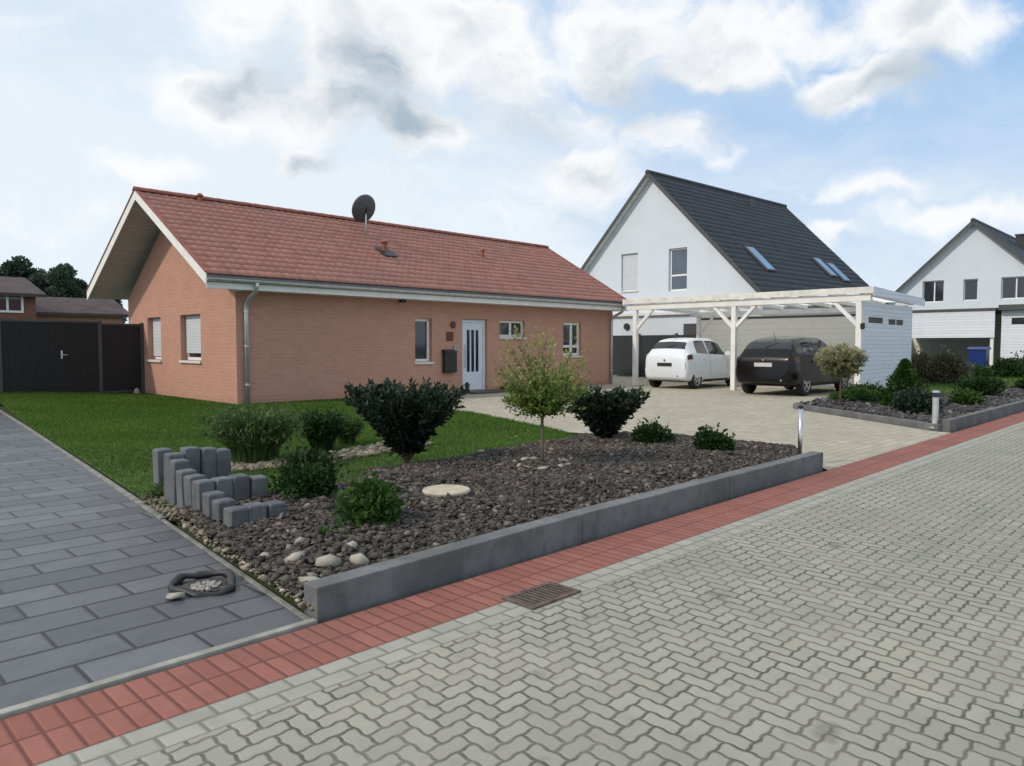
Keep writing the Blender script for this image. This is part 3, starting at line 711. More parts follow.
def downpipe(x):
    m = MB(); m.tube([(x, 15.915, 2.84), (x, 15.93, 2.74), (x, 16.02, 2.62), (x, 16.36, 2.46), (x, 16.47, 2.36), (x, 16.475, 2.2), (x, 16.475, .0)], .05, 14)
    p = m.obj('downpipe', 'zinc', bun, smooth=True)
    for z in (.5, 1.4, 2.2):
        c_ = MB(); c_.tube([(x, 16.475, z - .02), (x, 16.475, z + .02)], .058, 14); c_.obj('pipe_clip', 'zinc', p)
downpipe(7.98); downpipe(21.96)
o_, u_, n_ = (XL, YF, 0), (1, 0, 0), (0, -1, 0)
window(bun, o_, u_, n_, *FH[0], inset=.12, fw=.08)
window(bun, o_, u_, n_, *FH[2], inset=.10, fw=.07, mull=[(FH[2][0] + FH[2][1]) / 2])
window(bun, o_, u_, n_, *FH[3], inset=.10, fw=.09, mull=[(FH[3][0] + FH[3][1]) / 2 + .05], bars=[1.38])
o_, u_, n_ = (XL, YF, 0), (0, 1, 0), (-1, 0, 0)
window(bun, o_, u_, n_, *GH[0], inset=.16, fw=.08, blind=.16, label='window with pale roller blind almost closed')
window(bun, o_, u_, n_, *GH[1], inset=.16, fw=.08, blind=.08)
# front door
dx0, dx1 = 14.72, 15.74
fr = MB(); fr.box(dx0 + .004, dx0 + .09, YF + .09, YF + .17, .06, 2.19); fr.box(dx1 - .09, dx1 - .004, YF + .09, YF + .17, .06, 2.19); fr.box(dx0 + .09, dx1 - .09, YF + .09, YF + .17, 2.10, 2.19)
dfr = fr.obj('door_frame', 'door', bun, bevel=.006)
dl = MB(); dl.box(dx0 + .095, dx1 - .095, YF + .11, YF + .16, .07, 2.095); door = dl.obj('door', 'door', bun, bevel=.006)
for q, xx in enumerate((15.05, 15.23, 15.41)):
    g_ = MB(); g_.box(xx - .055, xx + .055, YF + .100, YF + .109, .62, 1.88); g_.obj('door_pane', 'pane', door)
g_ = MB(); g_.tube([(14.90, YF + .06, .75), (14.90, YF + .06, 1.45)], .015, 10); g_.tube([(14.90, YF + .06, .8), (14.90, YF + .115, .8)], .01, 8); g_.tube([(14.90, YF + .06, 1.4), (14.90, YF + .115, 1.4)], .01, 8); g_.obj('door_handle', 'steel', door)
s_ = MB(); s_.box(14.55, 15.95, 15.75, YF - .003, -.02, .055); s_.obj('door_step', 'anthpost', bun, bevel=.008)
def roofz(y): return ZE + (y - 15.95) * math.tan(TH)
def vent(x, y, h, r_=.07, tilt=0.):
    m = MB(); z = roofz(y); m.tube([(x, y, z - .05), (x, y, z + h)], r_, 14); m.tube([(x, y, z + h), (x, y, z + h + .03), (x, y, z + h + .09)], [r_ * 1.5, r_ * 1.55, r_ * .5], 14)
    m.obj('vent_pipe', 'ridge_red', bun, smooth=False)
vent(12.95, 17.95, .28, .075); vent(17.3, 18.4, .22, .06); vent(8.4, 19.88, .13, .06)
fl = MB(); fl.extr([(12.72, 17.62, roofz(17.62) + .05), (13.2, 17.62, roofz(17.62) + .05), (13.2, 18.12, roofz(18.12) + .05), (12.72, 18.12, roofz(18.12) + .05)], (0, -.006, .012)); fl.obj('lead_flashing', 'dark', bun)

# satellite dish
dish = thing('satellite_dish', (13.0, 18.95, roofz(18.95)), 'dark grey round satellite dish on a pole on the red roof', 'satellite dish')
m = MB(); zb = roofz(18.95); m.tube([(13.0, 18.95, zb - .03), (13.0, 18.95, zb + .86)], .026, 12); m.obj('mast', 'zinc', dish, smooth=True)
axis = Vector((.02, .88, .42)).normalized(); c0 = Vector((12.94, 18.92, zb + .80)); ex = axis.cross(Vector((0, 0, 1))).normalized(); ey = ex.cross(axis)
m = MB(); v, f = [], []; nn = 28
for k_ in range(7):
    r_ = .43 * k_ / 6 if k_ else .001; d_ = .11 * (r_ / .43) ** 2 - .05
    for q in range(nn):
        a = 2 * math.pi * q / nn; v.append(c0 + ex * r_ * .93 * math.cos(a) + ey * r_ * math.sin(a) + axis * d_)
for k_ in range(7):
    r_ = .43 * (6 - k_) / 6 if k_ < 6 else .001; d_ = .11 * (r_ / .43) ** 2 - .062
    for q in range(nn):
        a = 2 * math.pi * q / nn; v.append(c0 + ex * r_ * .93 * math.cos(a) + ey * r_ * math.sin(a) + axis * d_)
for k_ in range(13):
    for q in range(nn): f.append((k_ * nn + q, k_ * nn + (q + 1) % nn, (k_ + 1) * nn + (q + 1) % nn, (k_ + 1) * nn + q))
m.add(v, f); m.obj('reflector', 'dish', dish, smooth=True)
m = MB(); low = c0 - ey * .40 + axis * .04; foc = c0 + axis * .52 - ey * .22
m.tube([low, foc], .014, 8); m.obj('feed_arm', 'zinc', dish)
m = MB(); m.tube([foc - axis * .03, foc + axis * .05], .035, 12); m.obj('feed_horn', 'white', dish)
m = MB(); m.bar(c0 - axis * .07, Vector((13.0, 18.95, zb + .80)), .09, .16); m.obj('bracket', 'dark', dish)

# wall-hung things beside the door
mb_ = thing('mailbox', (14.15, YF, .6), 'black mailbox hanging on the brick wall left of the front door', 'mailbox')
m = MB(); m.box(13.93, 14.37, YF - .16, YF - .004, .62, 1.22); m.obj('box', 'mail', mb_, bevel=.012)
m = MB(); m.extr([(13.91, YF - .18, 1.22), (13.91, YF - .004, 1.22), (13.91, YF - .004, 1.30), (13.91, YF - .18, 1.245)], (.48, 0, 0)); m.obj('lid', 'mail', mb_, bevel=.006)
m = MB(); m.box(13.98, 14.32, YF - .168, YF - .161, 1.11, 1.14); m.obj('slot', 'dark', mb_)
def plaque(x, z, r_, label, sq=False):
    m = MB()
    if sq: m.box(x - r_, x + r_, YF - .03, YF - .004, z - r_, z + r_); o = m.obj('wall_plaque', 'terra', bevel=.01)
    else: m.tube([(x, YF - .004, z), (x, YF - .04, z), (x, YF - .06, z)], [r_, r_, r_ * .6], 18); o = m.obj('wall_plaque', 'terra')
    tag(o, label, 'plaque')
plaque(14.34, 2.02, .10, 'topmost small terracotta plaque on wall beside the door')
plaque(14.22, 1.68, .13, 'square dark red plaque in the middle beside the front door', True)
o = MB(); o.box(14.36, 14.50, YF - .05, YF - .004, 1.22, 1.42); tag(o.obj('doorbell_panel', 'steel', bevel=.008), 'small grey doorbell panel below the plaques near the door', 'doorbell')
bo_ = thing('flower_bowl', (16.25, 16.2, 0), 'low terracotta flower bowl on the paving right of the front door', 'flower pot')
m = MB(); m.lathe([(.13, 0), (.22, .13), (.235, .15), (.20, .145), (.12, .12)], (16.25, 16.2, .0), 20); m.obj('bowl', 'terra', bo_, smooth=True)
m = MB(); m.lathe([(.19, .12), (.19, .135), (.05, .15)], (16.25, 16.2, .0), 16); m.obj('potting_soil', 'soil', bo_)
el = MB(); el.box(12.30, 12.48, 16.30, 16.42, 2.58, 2.664); tag(el.obj('floodlight', 'dark', bevel=.012), 'small dark floodlight fixed under the bungalow eave', 'lamp')
lan = thing('lantern', (14.60, 16.2, .0), 'small black lantern standing at the foot of the front door', 'lantern')
m = MB(); m.lathe([(.09, .0), (.09, .03), (.075, .04)], (14.60, 16.2, 0), 8); m.obj('base', 'dark', lan)
m = MB(); m.lathe([(.07, .04), (.07, .24)], (14.60, 16.2, 0), 6); m.obj('glass_body', 'carglass', lan)
m = MB(); m.lathe([(.10, .24), (.09, .26), (.02, .34)], (14.60, 16.2, 0), 8); m.obj('cap', 'dark', lan)

# ================================================================== FOLIAGE BUILDERS
def frame_quads(c, d, length, width, roll=None, fold=0.):
    """quads (kite shaped leaves) centred base c pointing d"""
    n = len(c); d = d / np.linalg.norm(d, axis=1)[:, None]
    r_ = RNG.normal(size=(n, 3)); s = np.cross(d, r_); s /= np.linalg.norm(s, axis=1)[:, None]
    l, w_ = length[:, None], width[:, None]
    v = np.stack([c, c + d * l * .45 + s * w_, c + d * l, c + d * l * .45 - s * w_], 1)
    return v.reshape(-1, 3)
def quads(n): return np.arange(4 * n).reshape(-1, 4)
def leafobj(name, c, d, length, width, mat, parent, tone, tip=None):
    v = frame_quads(c, d, length, width); a = {'tone': tone}
    if tip is not None: a['tip'] = tip
    return npmesh(name, v, quads(len(c)), mat, parent, a)
def unit(n):
    v = RNG.normal(size=(n, 3)); return v / np.linalg.norm(v, axis=1)[:, None]
M['l_dark'] = leafmat('dark_needles', (.009, .018, .013), (.032, .055, .032), .12)
M['l_green'] = leafmat('bush_leaf', (.018, .050, .010), (.060, .125, .026), .25)
M['l_deep'] = leafmat('deep_leaf', (.010, .028, .008), (.032, .075, .018), .18)
M['l_grass'] = leafmat('reed_leaf', (.035, .075, .022), (.12, .18, .06), .35)
M['l_willow'] = leafmat('willow_leaf', (.055, .115, .018), (.18, .27, .06), .35, tip=(.42, .42, .15))
M['l_pale'] = leafmat('pale_willow_leaf', (.17, .185, .085), (.36, .36, .21), .35, tip=(.50, .48, .32))
M['l_brown'] = leafmat('brown_hedge_leaf', (.06, .062, .034), (.15, .145, .085), .2)
M['l_far'] = leafmat('far_leaf', (.045, .075, .055), (.10, .145, .095), .3)
M['flower'] = leafmat('flower', (.55, .54, .45), (.75, .74, .66), .2)

def vase_shrub(loc, w_, h, label, nb=95, seed=1):
    """dark shrub widening upwards from one foot, spiky rim"""
    t = thing('conifer_shrub', loc, label, 'shrub', 'dark V-shaped shrubs in the gravel bed'); rg = np.random.default_rng(seed)
    tr = MB(); C, Dn, Ln, Tn = [], [], [], []
    for q in range(nb):
        a = rg.uniform(0, 6.283); sp = rg.random() ** .5; R_ = w_ / 2 * sp * rg.uniform(.75, 1.32); hh = h * rg.uniform(.80, 1.08) * (.80 + .20 * sp)
        e = np.array([R_ * math.cos(a), R_ * math.sin(a), hh]); ctrl = np.array([e[0] * .40, e[1] * .40, hh * .52])
        tt = np.linspace(0, 1, 9)[:, None]; P = 2 * tt * (1 - tt) * ctrl + tt * tt * e
        if q % 3 == 0: tr.tube([tuple(p) for p in P[::2]], [.016, .012, .008, .005, .003][:len(P[::2])], 5)
        n = 105; u = rg.uniform(.16, 1.0, n) ** .9; p = 2 * (u * (1 - u))[:, None] * ctrl + (u * u)[:, None] * e
        tg = 2 * (1 - 2 * u)[:, None] * ctrl + 2 * u[:, None] * e; tg /= np.linalg.norm(tg, axis=1)[:, None]
        C.append(p + rg.normal(0, .014, (n, 3))); Dn.append(tg * .9 + rg.normal(0, .55, (n, 3))); Ln.append(rg.uniform(.05, .11, n) * (1.1 - .3 * u)); Tn.append(np.clip(rg.random(n) * .6 + (u - .6) * .8, 0, 1))
    tr.obj('branches', 'wood', t, local=True)
    C, Dn, Ln, Tn = map(np.concatenate, (C, Dn, Ln, Tn)); leafobj('foliage', C, Dn, Ln, Ln * .2, 'l_dark', t, Tn)
    return t
vase_shrub((5.05, 6.60, .10), 1.22, .86, 'larger dark V-shaped evergreen shrub beside the lawn', 210, 1)
vase_shrub((8.0, 6.10, .10), 1.05, .70, 'smaller dark V-shaped evergreen shrub right of the little willow', 170, 2)

def mound(name, loc, rx, rz, label, mat, n=5000, ll=(.03, .06), lw=.3, cat='bush', group=None, lumps=9, seed=3, up=.35):
    """leafy mound: many leaves through several uneven clumps, twigs inside"""
    t = thing(name, loc, label, cat, group); rg = np.random.default_rng(seed); tw = MB(); C, Dn, Tn = [], [], []
    for q in range(lumps):
        a = rg.uniform(0, 6.283); k_ = rg.random() ** .6
        c = np.array([rx * .58 * k_ * math.cos(a), rx * .58 * k_ * math.sin(a), rz * rg.uniform(.30, .66) * (1.1 - .35 * k_)]); r_ = np.array([rx * rg.uniform(.30, .55)] * 2 + [rz * rg.uniform(.26, .40)])
        m_ = n // lumps; d = rg.normal(size=(m_, 3)); d /= np.linalg.norm(d, axis=1)[:, None]; s = rg.random(m_) ** .45
        p = c + d * s[:, None] * r_; ok = p[:, 2] > .01
        C.append(p[ok]); Dn.append((d + np.array([0, 0, up]) + rg.normal(0, .5, (m_, 3)))[ok]); Tn.append((rg.random(m_) * .55 + rg.uniform(0, .35) + s * .15)[ok])
        tw.tube([(0, 0, -.02), tuple(c * np.array([.6, .6, .5])), tuple(c)], [.008, .006, .003], 5)
    for q in range(lumps * 3):                     # loose shoots that break the outline
        d = rg.normal(size=3); d[2] = abs(d[2]) + .35; d /= np.linalg.norm(d); e = d * np.array([rx, rx, rz]) * rg.uniform(.9, 1.22); k_ = 16
        u = rg.uniform(.45, 1, k_); C.append(e * u[:, None] + rg.normal(0, .012, (k_, 3)) * rx / .3); Dn.append(d + rg.normal(0, .6, (k_, 3))); Tn.append(rg.uniform(.35, 1, k_))
        tw.tube([tuple(e * .3), tuple(e)], [.004, .0015], 4)
    tw.obj('stems', 'wood', t, local=True)
    C, Dn, Tn = map(np.concatenate, (C, Dn, Tn)); L = rg.uniform(*ll, len(C)); leafobj('foliage', C, Dn, L, L * lw, mat, t, np.clip(Tn, 0, 1))
    return t
mound('round_bush', (3.20, 5.56, .10), .34, .46, 'round dark green bush behind the palisades', 'l_deep', 5000, (.025, .05), .35, seed=4)
mound('round_bush', (3.06, 4.45, .10), .27, .34, 'bright green bushy plant nearest the street wall', 'l_green', 3400, (.03, .06), .3, seed=5)
mound('round_bush', (8.12, 5.42, .08), .30, .36, 'low green bush right of the smaller V-shaped shrub', 'l_deep', 3000, (.03, .055), .35, seed=6)
mound('round_bush', (8.03, 4.52, .08), .25, .40, 'small round bush near the right end of the kerb wall', 'l_deep', 2800, (.03, .055), .35, seed=7)
mound('leafy_plant', (2.72, 4.30, .07), .16, .13, 'small low green plant among pale stones at the wall corner', 'l_green', 500, (.03, .05), .35, seed=8, cat='plant', lumps=5)
mound('leafy_plant', (3.65, 5.2, .10), .26, .16, 'low spreading weed patch between the two round bushes', 'l_green', 900, (.03, .05), .3, seed=9, cat='plant', lumps=6)
mound('leafy_plant', (2.70, 6.9, .03), .30, .20, 'low grey green plants behind the tallest palisades', 'l_grass', 900, (.03, .06), .3, seed=10, cat='plant', lumps=6)

def reed(loc, w_, h, label, n=1500, seed=1, mat='l_grass'):
    t = thing('ornamental_grass', loc, label, 'plant', 'tall grassy bushes by the bungalow'); rg = np.random.default_rng(seed)
    a = rg.uniform(0, 6.283, n); r0 = rg.random(n) ** .5 * w_ * .26; lean = rg.uniform(.05, .5, n) * w_; hh = h * rg.uniform(.45, 1.0, n)
    b = np.stack([np.cos(a) * r0, np.sin(a) * r0, 0 * a], 1); V_, F_, T_ = [], [], []
    wd = rg.uniform(.006, .012, n); side = np.stack([-np.sin(a), np.cos(a), 0 * a], 1) * wd[:, None]; dirv = np.stack([np.cos(a), np.sin(a), 0 * a], 1)
    tt = (0, .4, .75, 1.0); rows_ = []
    for k_ in tt:
        p = b + dirv * (lean * k_ ** 2)[:, None] + np.array([0, 0, 1]) * (hh * (k_ - .18 * k_ ** 3))[:, None]
        wv = side * (1 - .85 * k_); rows_ += [p - wv, p + wv]
    v = np.stack(rows_, 1); base = (np.arange(n) * 8)[:, None]
    f = np.concatenate([base + np.array([0, 1, 3, 2]) + 2 * q for q in range(3)]); tn = np.tile(rg.random(n), 3)
    npmesh('leaves', v.reshape(-1, 3), f, mat, t, {'tone': tn}); 
    m_ = n * 3; k_ = rg.integers(0, n, m_); u = rg.uniform(.35, 1, m_); p = b[k_] + dirv[k_] * (lean[k_] * u ** 2)[:, None] + np.array([0, 0, 1]) * (hh[k_] * (u - .18 * u ** 3))[:, None]
    L = rg.uniform(.04, .09, m_); leafobj('side_leaves', p, rg.normal(0, 1, (m_, 3)) + np.array([0, 0, .8]), L, L * .17, mat, t, rg.random(m_))
    return t
reed((4.10, 8.30, .04), .95, .80, 'taller grassy bush in front of the bungalow corner', 1500, 1)
reed((5.15, 8.56, .04), .55, .64, 'shorter darker grassy bush beside the tall one', 800, 2, 'l_deep')
reed((5.75, 8.9, .04), .45, .50, 'smallest grassy tuft behind the larger V-shaped shrub', 500, 3)

def standard_willow(loc, stem, rx, rz, label, mat, n=9000, shoots=170, seed=1, cat='tree', ragged=1.0):
    t = thing('dwarf_willow', loc, label, cat, 'small standard willows on thin stems'); rg = np.random.default_rng(seed)
    tr = MB(); tr.tube([(0, 0, -.05), (.008, .004, stem * .5), (-.004, 0, stem), (0, 0, stem + .05)], [.019, .016, .018, .026], 8); tr.obj('trunk', 'wood', t, smooth=True, local=True)
    br = MB(); C, Dn, Tn, Tp, Ln = [], [], [], [], []
    for q in range(shoots):
        d = rg.normal(size=3); d[2] = (abs(d[2]) * 1.1 - .20) if ragged > .5 else d[2]; d /= np.linalg.norm(d); k_ = rg.uniform(.7 - .06 * ragged, 1.0 + .22 * ragged * max(.25, d[2]))
        e = np.array([d[0] * rx, d[1] * rx, stem + rz * .34 + d[2] * rz * (.68 if d[2] > 0 else .9)]) ; c0_ = np.array([0, 0, stem + .03]); e = c0_ + (e - c0_) * k_
        ctrl = c0_ + (e - c0_) * .5 + np.array([0, 0, .06 * rz * rg.random()])
        if q % 2 == 0: br.tube([tuple(c0_), tuple(ctrl), tuple(e)], [.007, .004, .0015], 4)
        m_ = n // shoots; u = rg.uniform(.35 - .06 * min(1, ragged), 1.0, m_) ** (.85 + .12 * ragged); p = ((1 - u) ** 2)[:, None] * c0_ + (2 * u * (1 - u))[:, None] * ctrl + (u * u)[:, None] * e
        C.append(p + rg.normal(0, .014, (m_, 3))); Dn.append((e - c0_) * .8 / np.linalg.norm(e - c0_) + rg.normal(0, .6, (m_, 3)) + np.array([0, 0, .1])); Tn.append(np.clip(rg.random(m_) * .7 + rg.uniform(-.1, .3), 0, 1))
        Tp.append(np.clip((u - .62) * 2.2, 0, 1) * np.clip(.25 + d[2] * 1.1 + rg.normal(0, .2), 0, 1)); Ln.append(rg.uniform(.03, .06, m_))
    br.obj('branches', 'wood', t, local=True)
    C, Dn, Tn, Tp, Ln = map(np.concatenate, (C, Dn, Tn, Tp, Ln)); leafobj('crown', C, Dn, Ln, Ln * .22, mat, t, Tn, Tp); return t
standard_willow((5.82, 5.27, .10), .54, .50, .74, 'small loose willow with yellowish shoot tips in a ring of stones', 'l_willow', 7500, 230, 1, ragged=2.6)
standard_willow((16.63, 6.25, .05), .92, .54, .50, 'pale clipped round willow on a stem in front of the dark car', 'l_pale', 30000, 420, 2, ragged=.10)

def cone_tree(loc, r_, h, label, n=5000, seed=1, mat='l_green'):
    t = thing('conical_conifer', loc, label, 'tree'); rg = np.random.default_rng(seed); m = MB(); m.tube([(0, 0, -.05), (0, 0, h * .9)], [.03, .006], 7); m.obj('trunk', 'wood', t, local=True)
    u = rg.random(n) ** 1.35; a = rg.uniform(0, 6.283, n); s = rg.random(n) ** .4; lump = 1 + .16 * np.sin(a * 5 + u * 9) + .1 * np.sin(a * 3 - u * 17)
    R_ = r_ * (1 - u) ** .8 * s * lump; p = np.stack([R_ * np.cos(a), R_ * np.sin(a), .03 + u * h * .97], 1)
    d = np.stack([np.cos(a), np.sin(a), .8 + 0 * a], 1) + rg.normal(0, .45, (n, 3)); L = rg.uniform(.05, .10, n); leafobj('crown', p, d, L, L * .25, mat, t, np.clip(rg.random(n) * .7 + .2 * (lump - 1) * 3, 0, 1)); return t
cone_tree((17.3, 5.15, .10), .52, .98, 'green cone-shaped conifer at the corner of the white shed')

# ================================================================== BED DETAILS
m = MB(); c = (4.05, 4.76, bedh(np.array([4.05]), np.array([4.76]))[0] + .020); m.lathe([(.15, 0), (.20, .012), (.205, .03), (.195, .042), (.12, .045)], c, 28); tag(m.obj('stone_disc', 'disc', smooth=False), 'flat round pale stone disc lying on the brown gravel', 'stone')
tree_c = (5.82, 5.27)
for q in range(11):
    a = 2 * math.pi * q / 11 + random.uniform(-.15, .15); r_ = .30 + random.uniform(-.03, .03); s_ = random.uniform(.055, .085)
    x, y = tree_c[0] + r_ * math.cos(a), tree_c[1] + r_ * math.sin(a)
    rocks('flat_stone', np.array([x]), np.array([y]), bedh(np.array([x]), np.array([y])) + .018, np.array([s_]), 'rock', 'pale flat stone in the ring round the willow foot', 'stone', flat=.35, kind=None)['group'] = 'pale stones ringing the little willow'
def stone(x, y, s, label, flat=.6):
    global JIT
    JIT = .5; rocks('rock', np.array([x]), np.array([y]), bedh(np.array([x]), np.array([y])) + s * .3, np.array([s]), 'rock', label, 'stone', flat=flat, kind=None)['group'] = 'pale rocks near the wall corner'; JIT = 1.0
for (x, y, s, l) in ((2.35, 3.84, .085, 'largest white rock just behind the wall corner'), (2.52, 3.78, .075, 'pale rock to the right of the largest white rock'), (2.28, 4.12, .06, 'flat pale rock behind the largest white rock'), (2.14, 3.68, .065, 'rounded pale rock at the very end of the kerb wall'),
                     (2.2, 4.33, .05, 'small grey-white rock near the lowest palisade'), (2.62, 4.0, .05, 'small pale rock beside the low green plant'), (2.45, 4.35, .045, 'smallest pale rock in front of the lowest palisades'), (6.12, 6.55, .07, 'pale rock at the lawn edge right of the larger V-shaped shrub'), (4.45, 7.5, .06, 'pale rock on the lawn side left of the V-shaped shrub'), (8.35, 5.0, .05, 'little light stone standing between the two right bushes')):
    stone(x, y, s, l)
# hollow with a dark rim in the slabs
ring = thing('drain_ring', (1.80, 4.30, 0), 'dark open oval drain ring sunk in the slabs near the wall corner', 'drain')
pts = []
for q in range(25):
    a = 2 * math.pi * q / 24; pts.append((1.80 + (.15 + .018 * math.sin(3 * a) + .012 * math.sin(5 * a + 1)) * math.cos(a), 4.30 + (.20 + .03 * math.cos(2 * a + 1) + .012 * math.sin(7 * a)) * math.sin(a), .016 + .014 * math.sin(a + .6) + .006 * math.sin(4 * a)))
m = MB(); m.tube(pts, [.022 + .007 * math.sin(q * 1.7) for q in range(24)] + [.022], 10, cap=False); m.obj('rim', 'dark', ring, smooth=True)
m = MB(); m.tube([(1.80, 4.30, .003), (1.80, 4.30, .010)], .135, 20); m.obj('silt', 'soil', ring)
n = 90; a = RNG.uniform(0, 6.283, n); r_ = RNG.random(n) ** .5 * .085
rocks('grit', r_ * np.cos(a) - .01, r_ * np.sin(a) - .03, .018 + 0 * a, RNG.uniform(.008, .02, n), 'grit', None, None, ring, kind=None)
ring.children[-1]['label'] = 'pale grit lying inside the ring'
stn = rocks('rock', np.array([1.60]), np.array([4.22]), np.array([.02]), np.array([.05]), 'rock', 'single pale stone on the dark slabs left of the drain ring', 'stone', flat=.4, kind=None)
# road grate
gr = thing('drain_grate', (3.09, 2.69, 0), 'rusty rectangular drain grate in the grey road beside red strip', 'drain grate')
m = MB(); x0, x1, y0, y1 = 2.87, 3.28, 2.665, 2.905
m.box(x0, x1, y0, y0 + .03, -.02, .010); m.box(x0, x1, y1 - .03, y1, -.02, .010); m.box(x0, x0 + .03, y0 + .03, y1 - .03, -.02, .010); m.box(x1 - .03, x1, y0 + .03, y1 - .03, -.02, .010); m.obj('grate_frame', 'iron', gr)
m = MB()
for q in range(10): xx = x0 + .042 + q * .034; m.box(xx, xx + .016, y0 + .03, y1 - .03, -.015, .008)
m.obj('grate_bars', 'iron', gr)
m = MB(); m.box(x0 + .03, x1 - .03, y0 + .03, y1 - .03, .0015, .0035); m.obj('sump', 'dark', gr)
# marker pole and bollard light
pole = thing('marker_pole', (8.64, 3.70, .0), 'thin grey metal post at the right end of the kerb wall', 'post')
m = MB(); m.tube([(8.64, 3.70, -.1), (8.64, 3.70, .68)], .026, 12); m.obj('tube', 'steel', pole, smooth=True)
m = MB(); m.lathe([(.03, .68), (.032, .70), (.018, .715)], (8.64, 3.70, 0), 12); m.obj('cap', 'dark', pole)
bol = thing('bollard_light', (13.78, 3.62, 0), 'pale metal bollard light at the corner of the right bed', 'bollard light')
m = MB(); m.lathe([(.085, .0), (.085, .03), (.048, .035), (.048, .52)], (13.78, 3.62, .03), 16); m.obj('column', 'zinc', bol)
m = MB(); m.lathe([(.045, .522), (.045, .60)], (13.78, 3.62, .03), 16); m.obj('lens', 'pane', bol)
m = MB(); m.lathe([(.06, .602), (.06, .625), (.03, .635)], (13.78, 3.62, .03), 16); m.obj('cap', 'zinc', bol)

# ================================================================== LEFT FENCE
fen = thing('panel_fence', (0, 22.4, 0), 'tall dark anthracite board fence joining the bungalow gable', 'fence')
fx = [7.72, 6.62, 4.30, 2.1, -.2, -2.5, -4.8, -7.1]
for a, b in zip(fx, fx[1:]):
    m = MB(); zt = 2.0 + .05 * (7.7 - (a + b) / 2) * .6; m.box(b + .05, a - .05, 22.385, 22.415, .07, zt); p = m.obj('panel', 'anth', fen)
    for z in (.10, zt - .04): r_ = MB(); r_.box(b + .05, a - .05, 22.37, 22.384, z, z + .05); r_.obj('rail', 'anthpost', p)
for a in fx:
    m = MB(); zt = 2.06 + .05 * (7.7 - a) * .6; m.box(a - .045, a + .045, 22.355, 22.445, -.1, zt); m.obj('post', 'anthpost', fen, bevel=.004)
m = MB(); m.box(5.66, 5.70, 22.35, 22.384, 1.06, 1.28); m.tube([(5.68, 22.36, 1.16), (5.68, 22.30, 1.16), (5.80, 22.30, 1.16)], .012, 8); m.obj('gate_handle', 'steel', fen)
m = MB(); m.lathe([(.07, 0), (.085, .02), (.075, .08), (.06, .13), (.02, .17)], (7.45, 22.1, .05), 9); tag(m.obj('garden_stone', 'rock'), 'pale stone at the foot of fence next to the gable', 'stone')

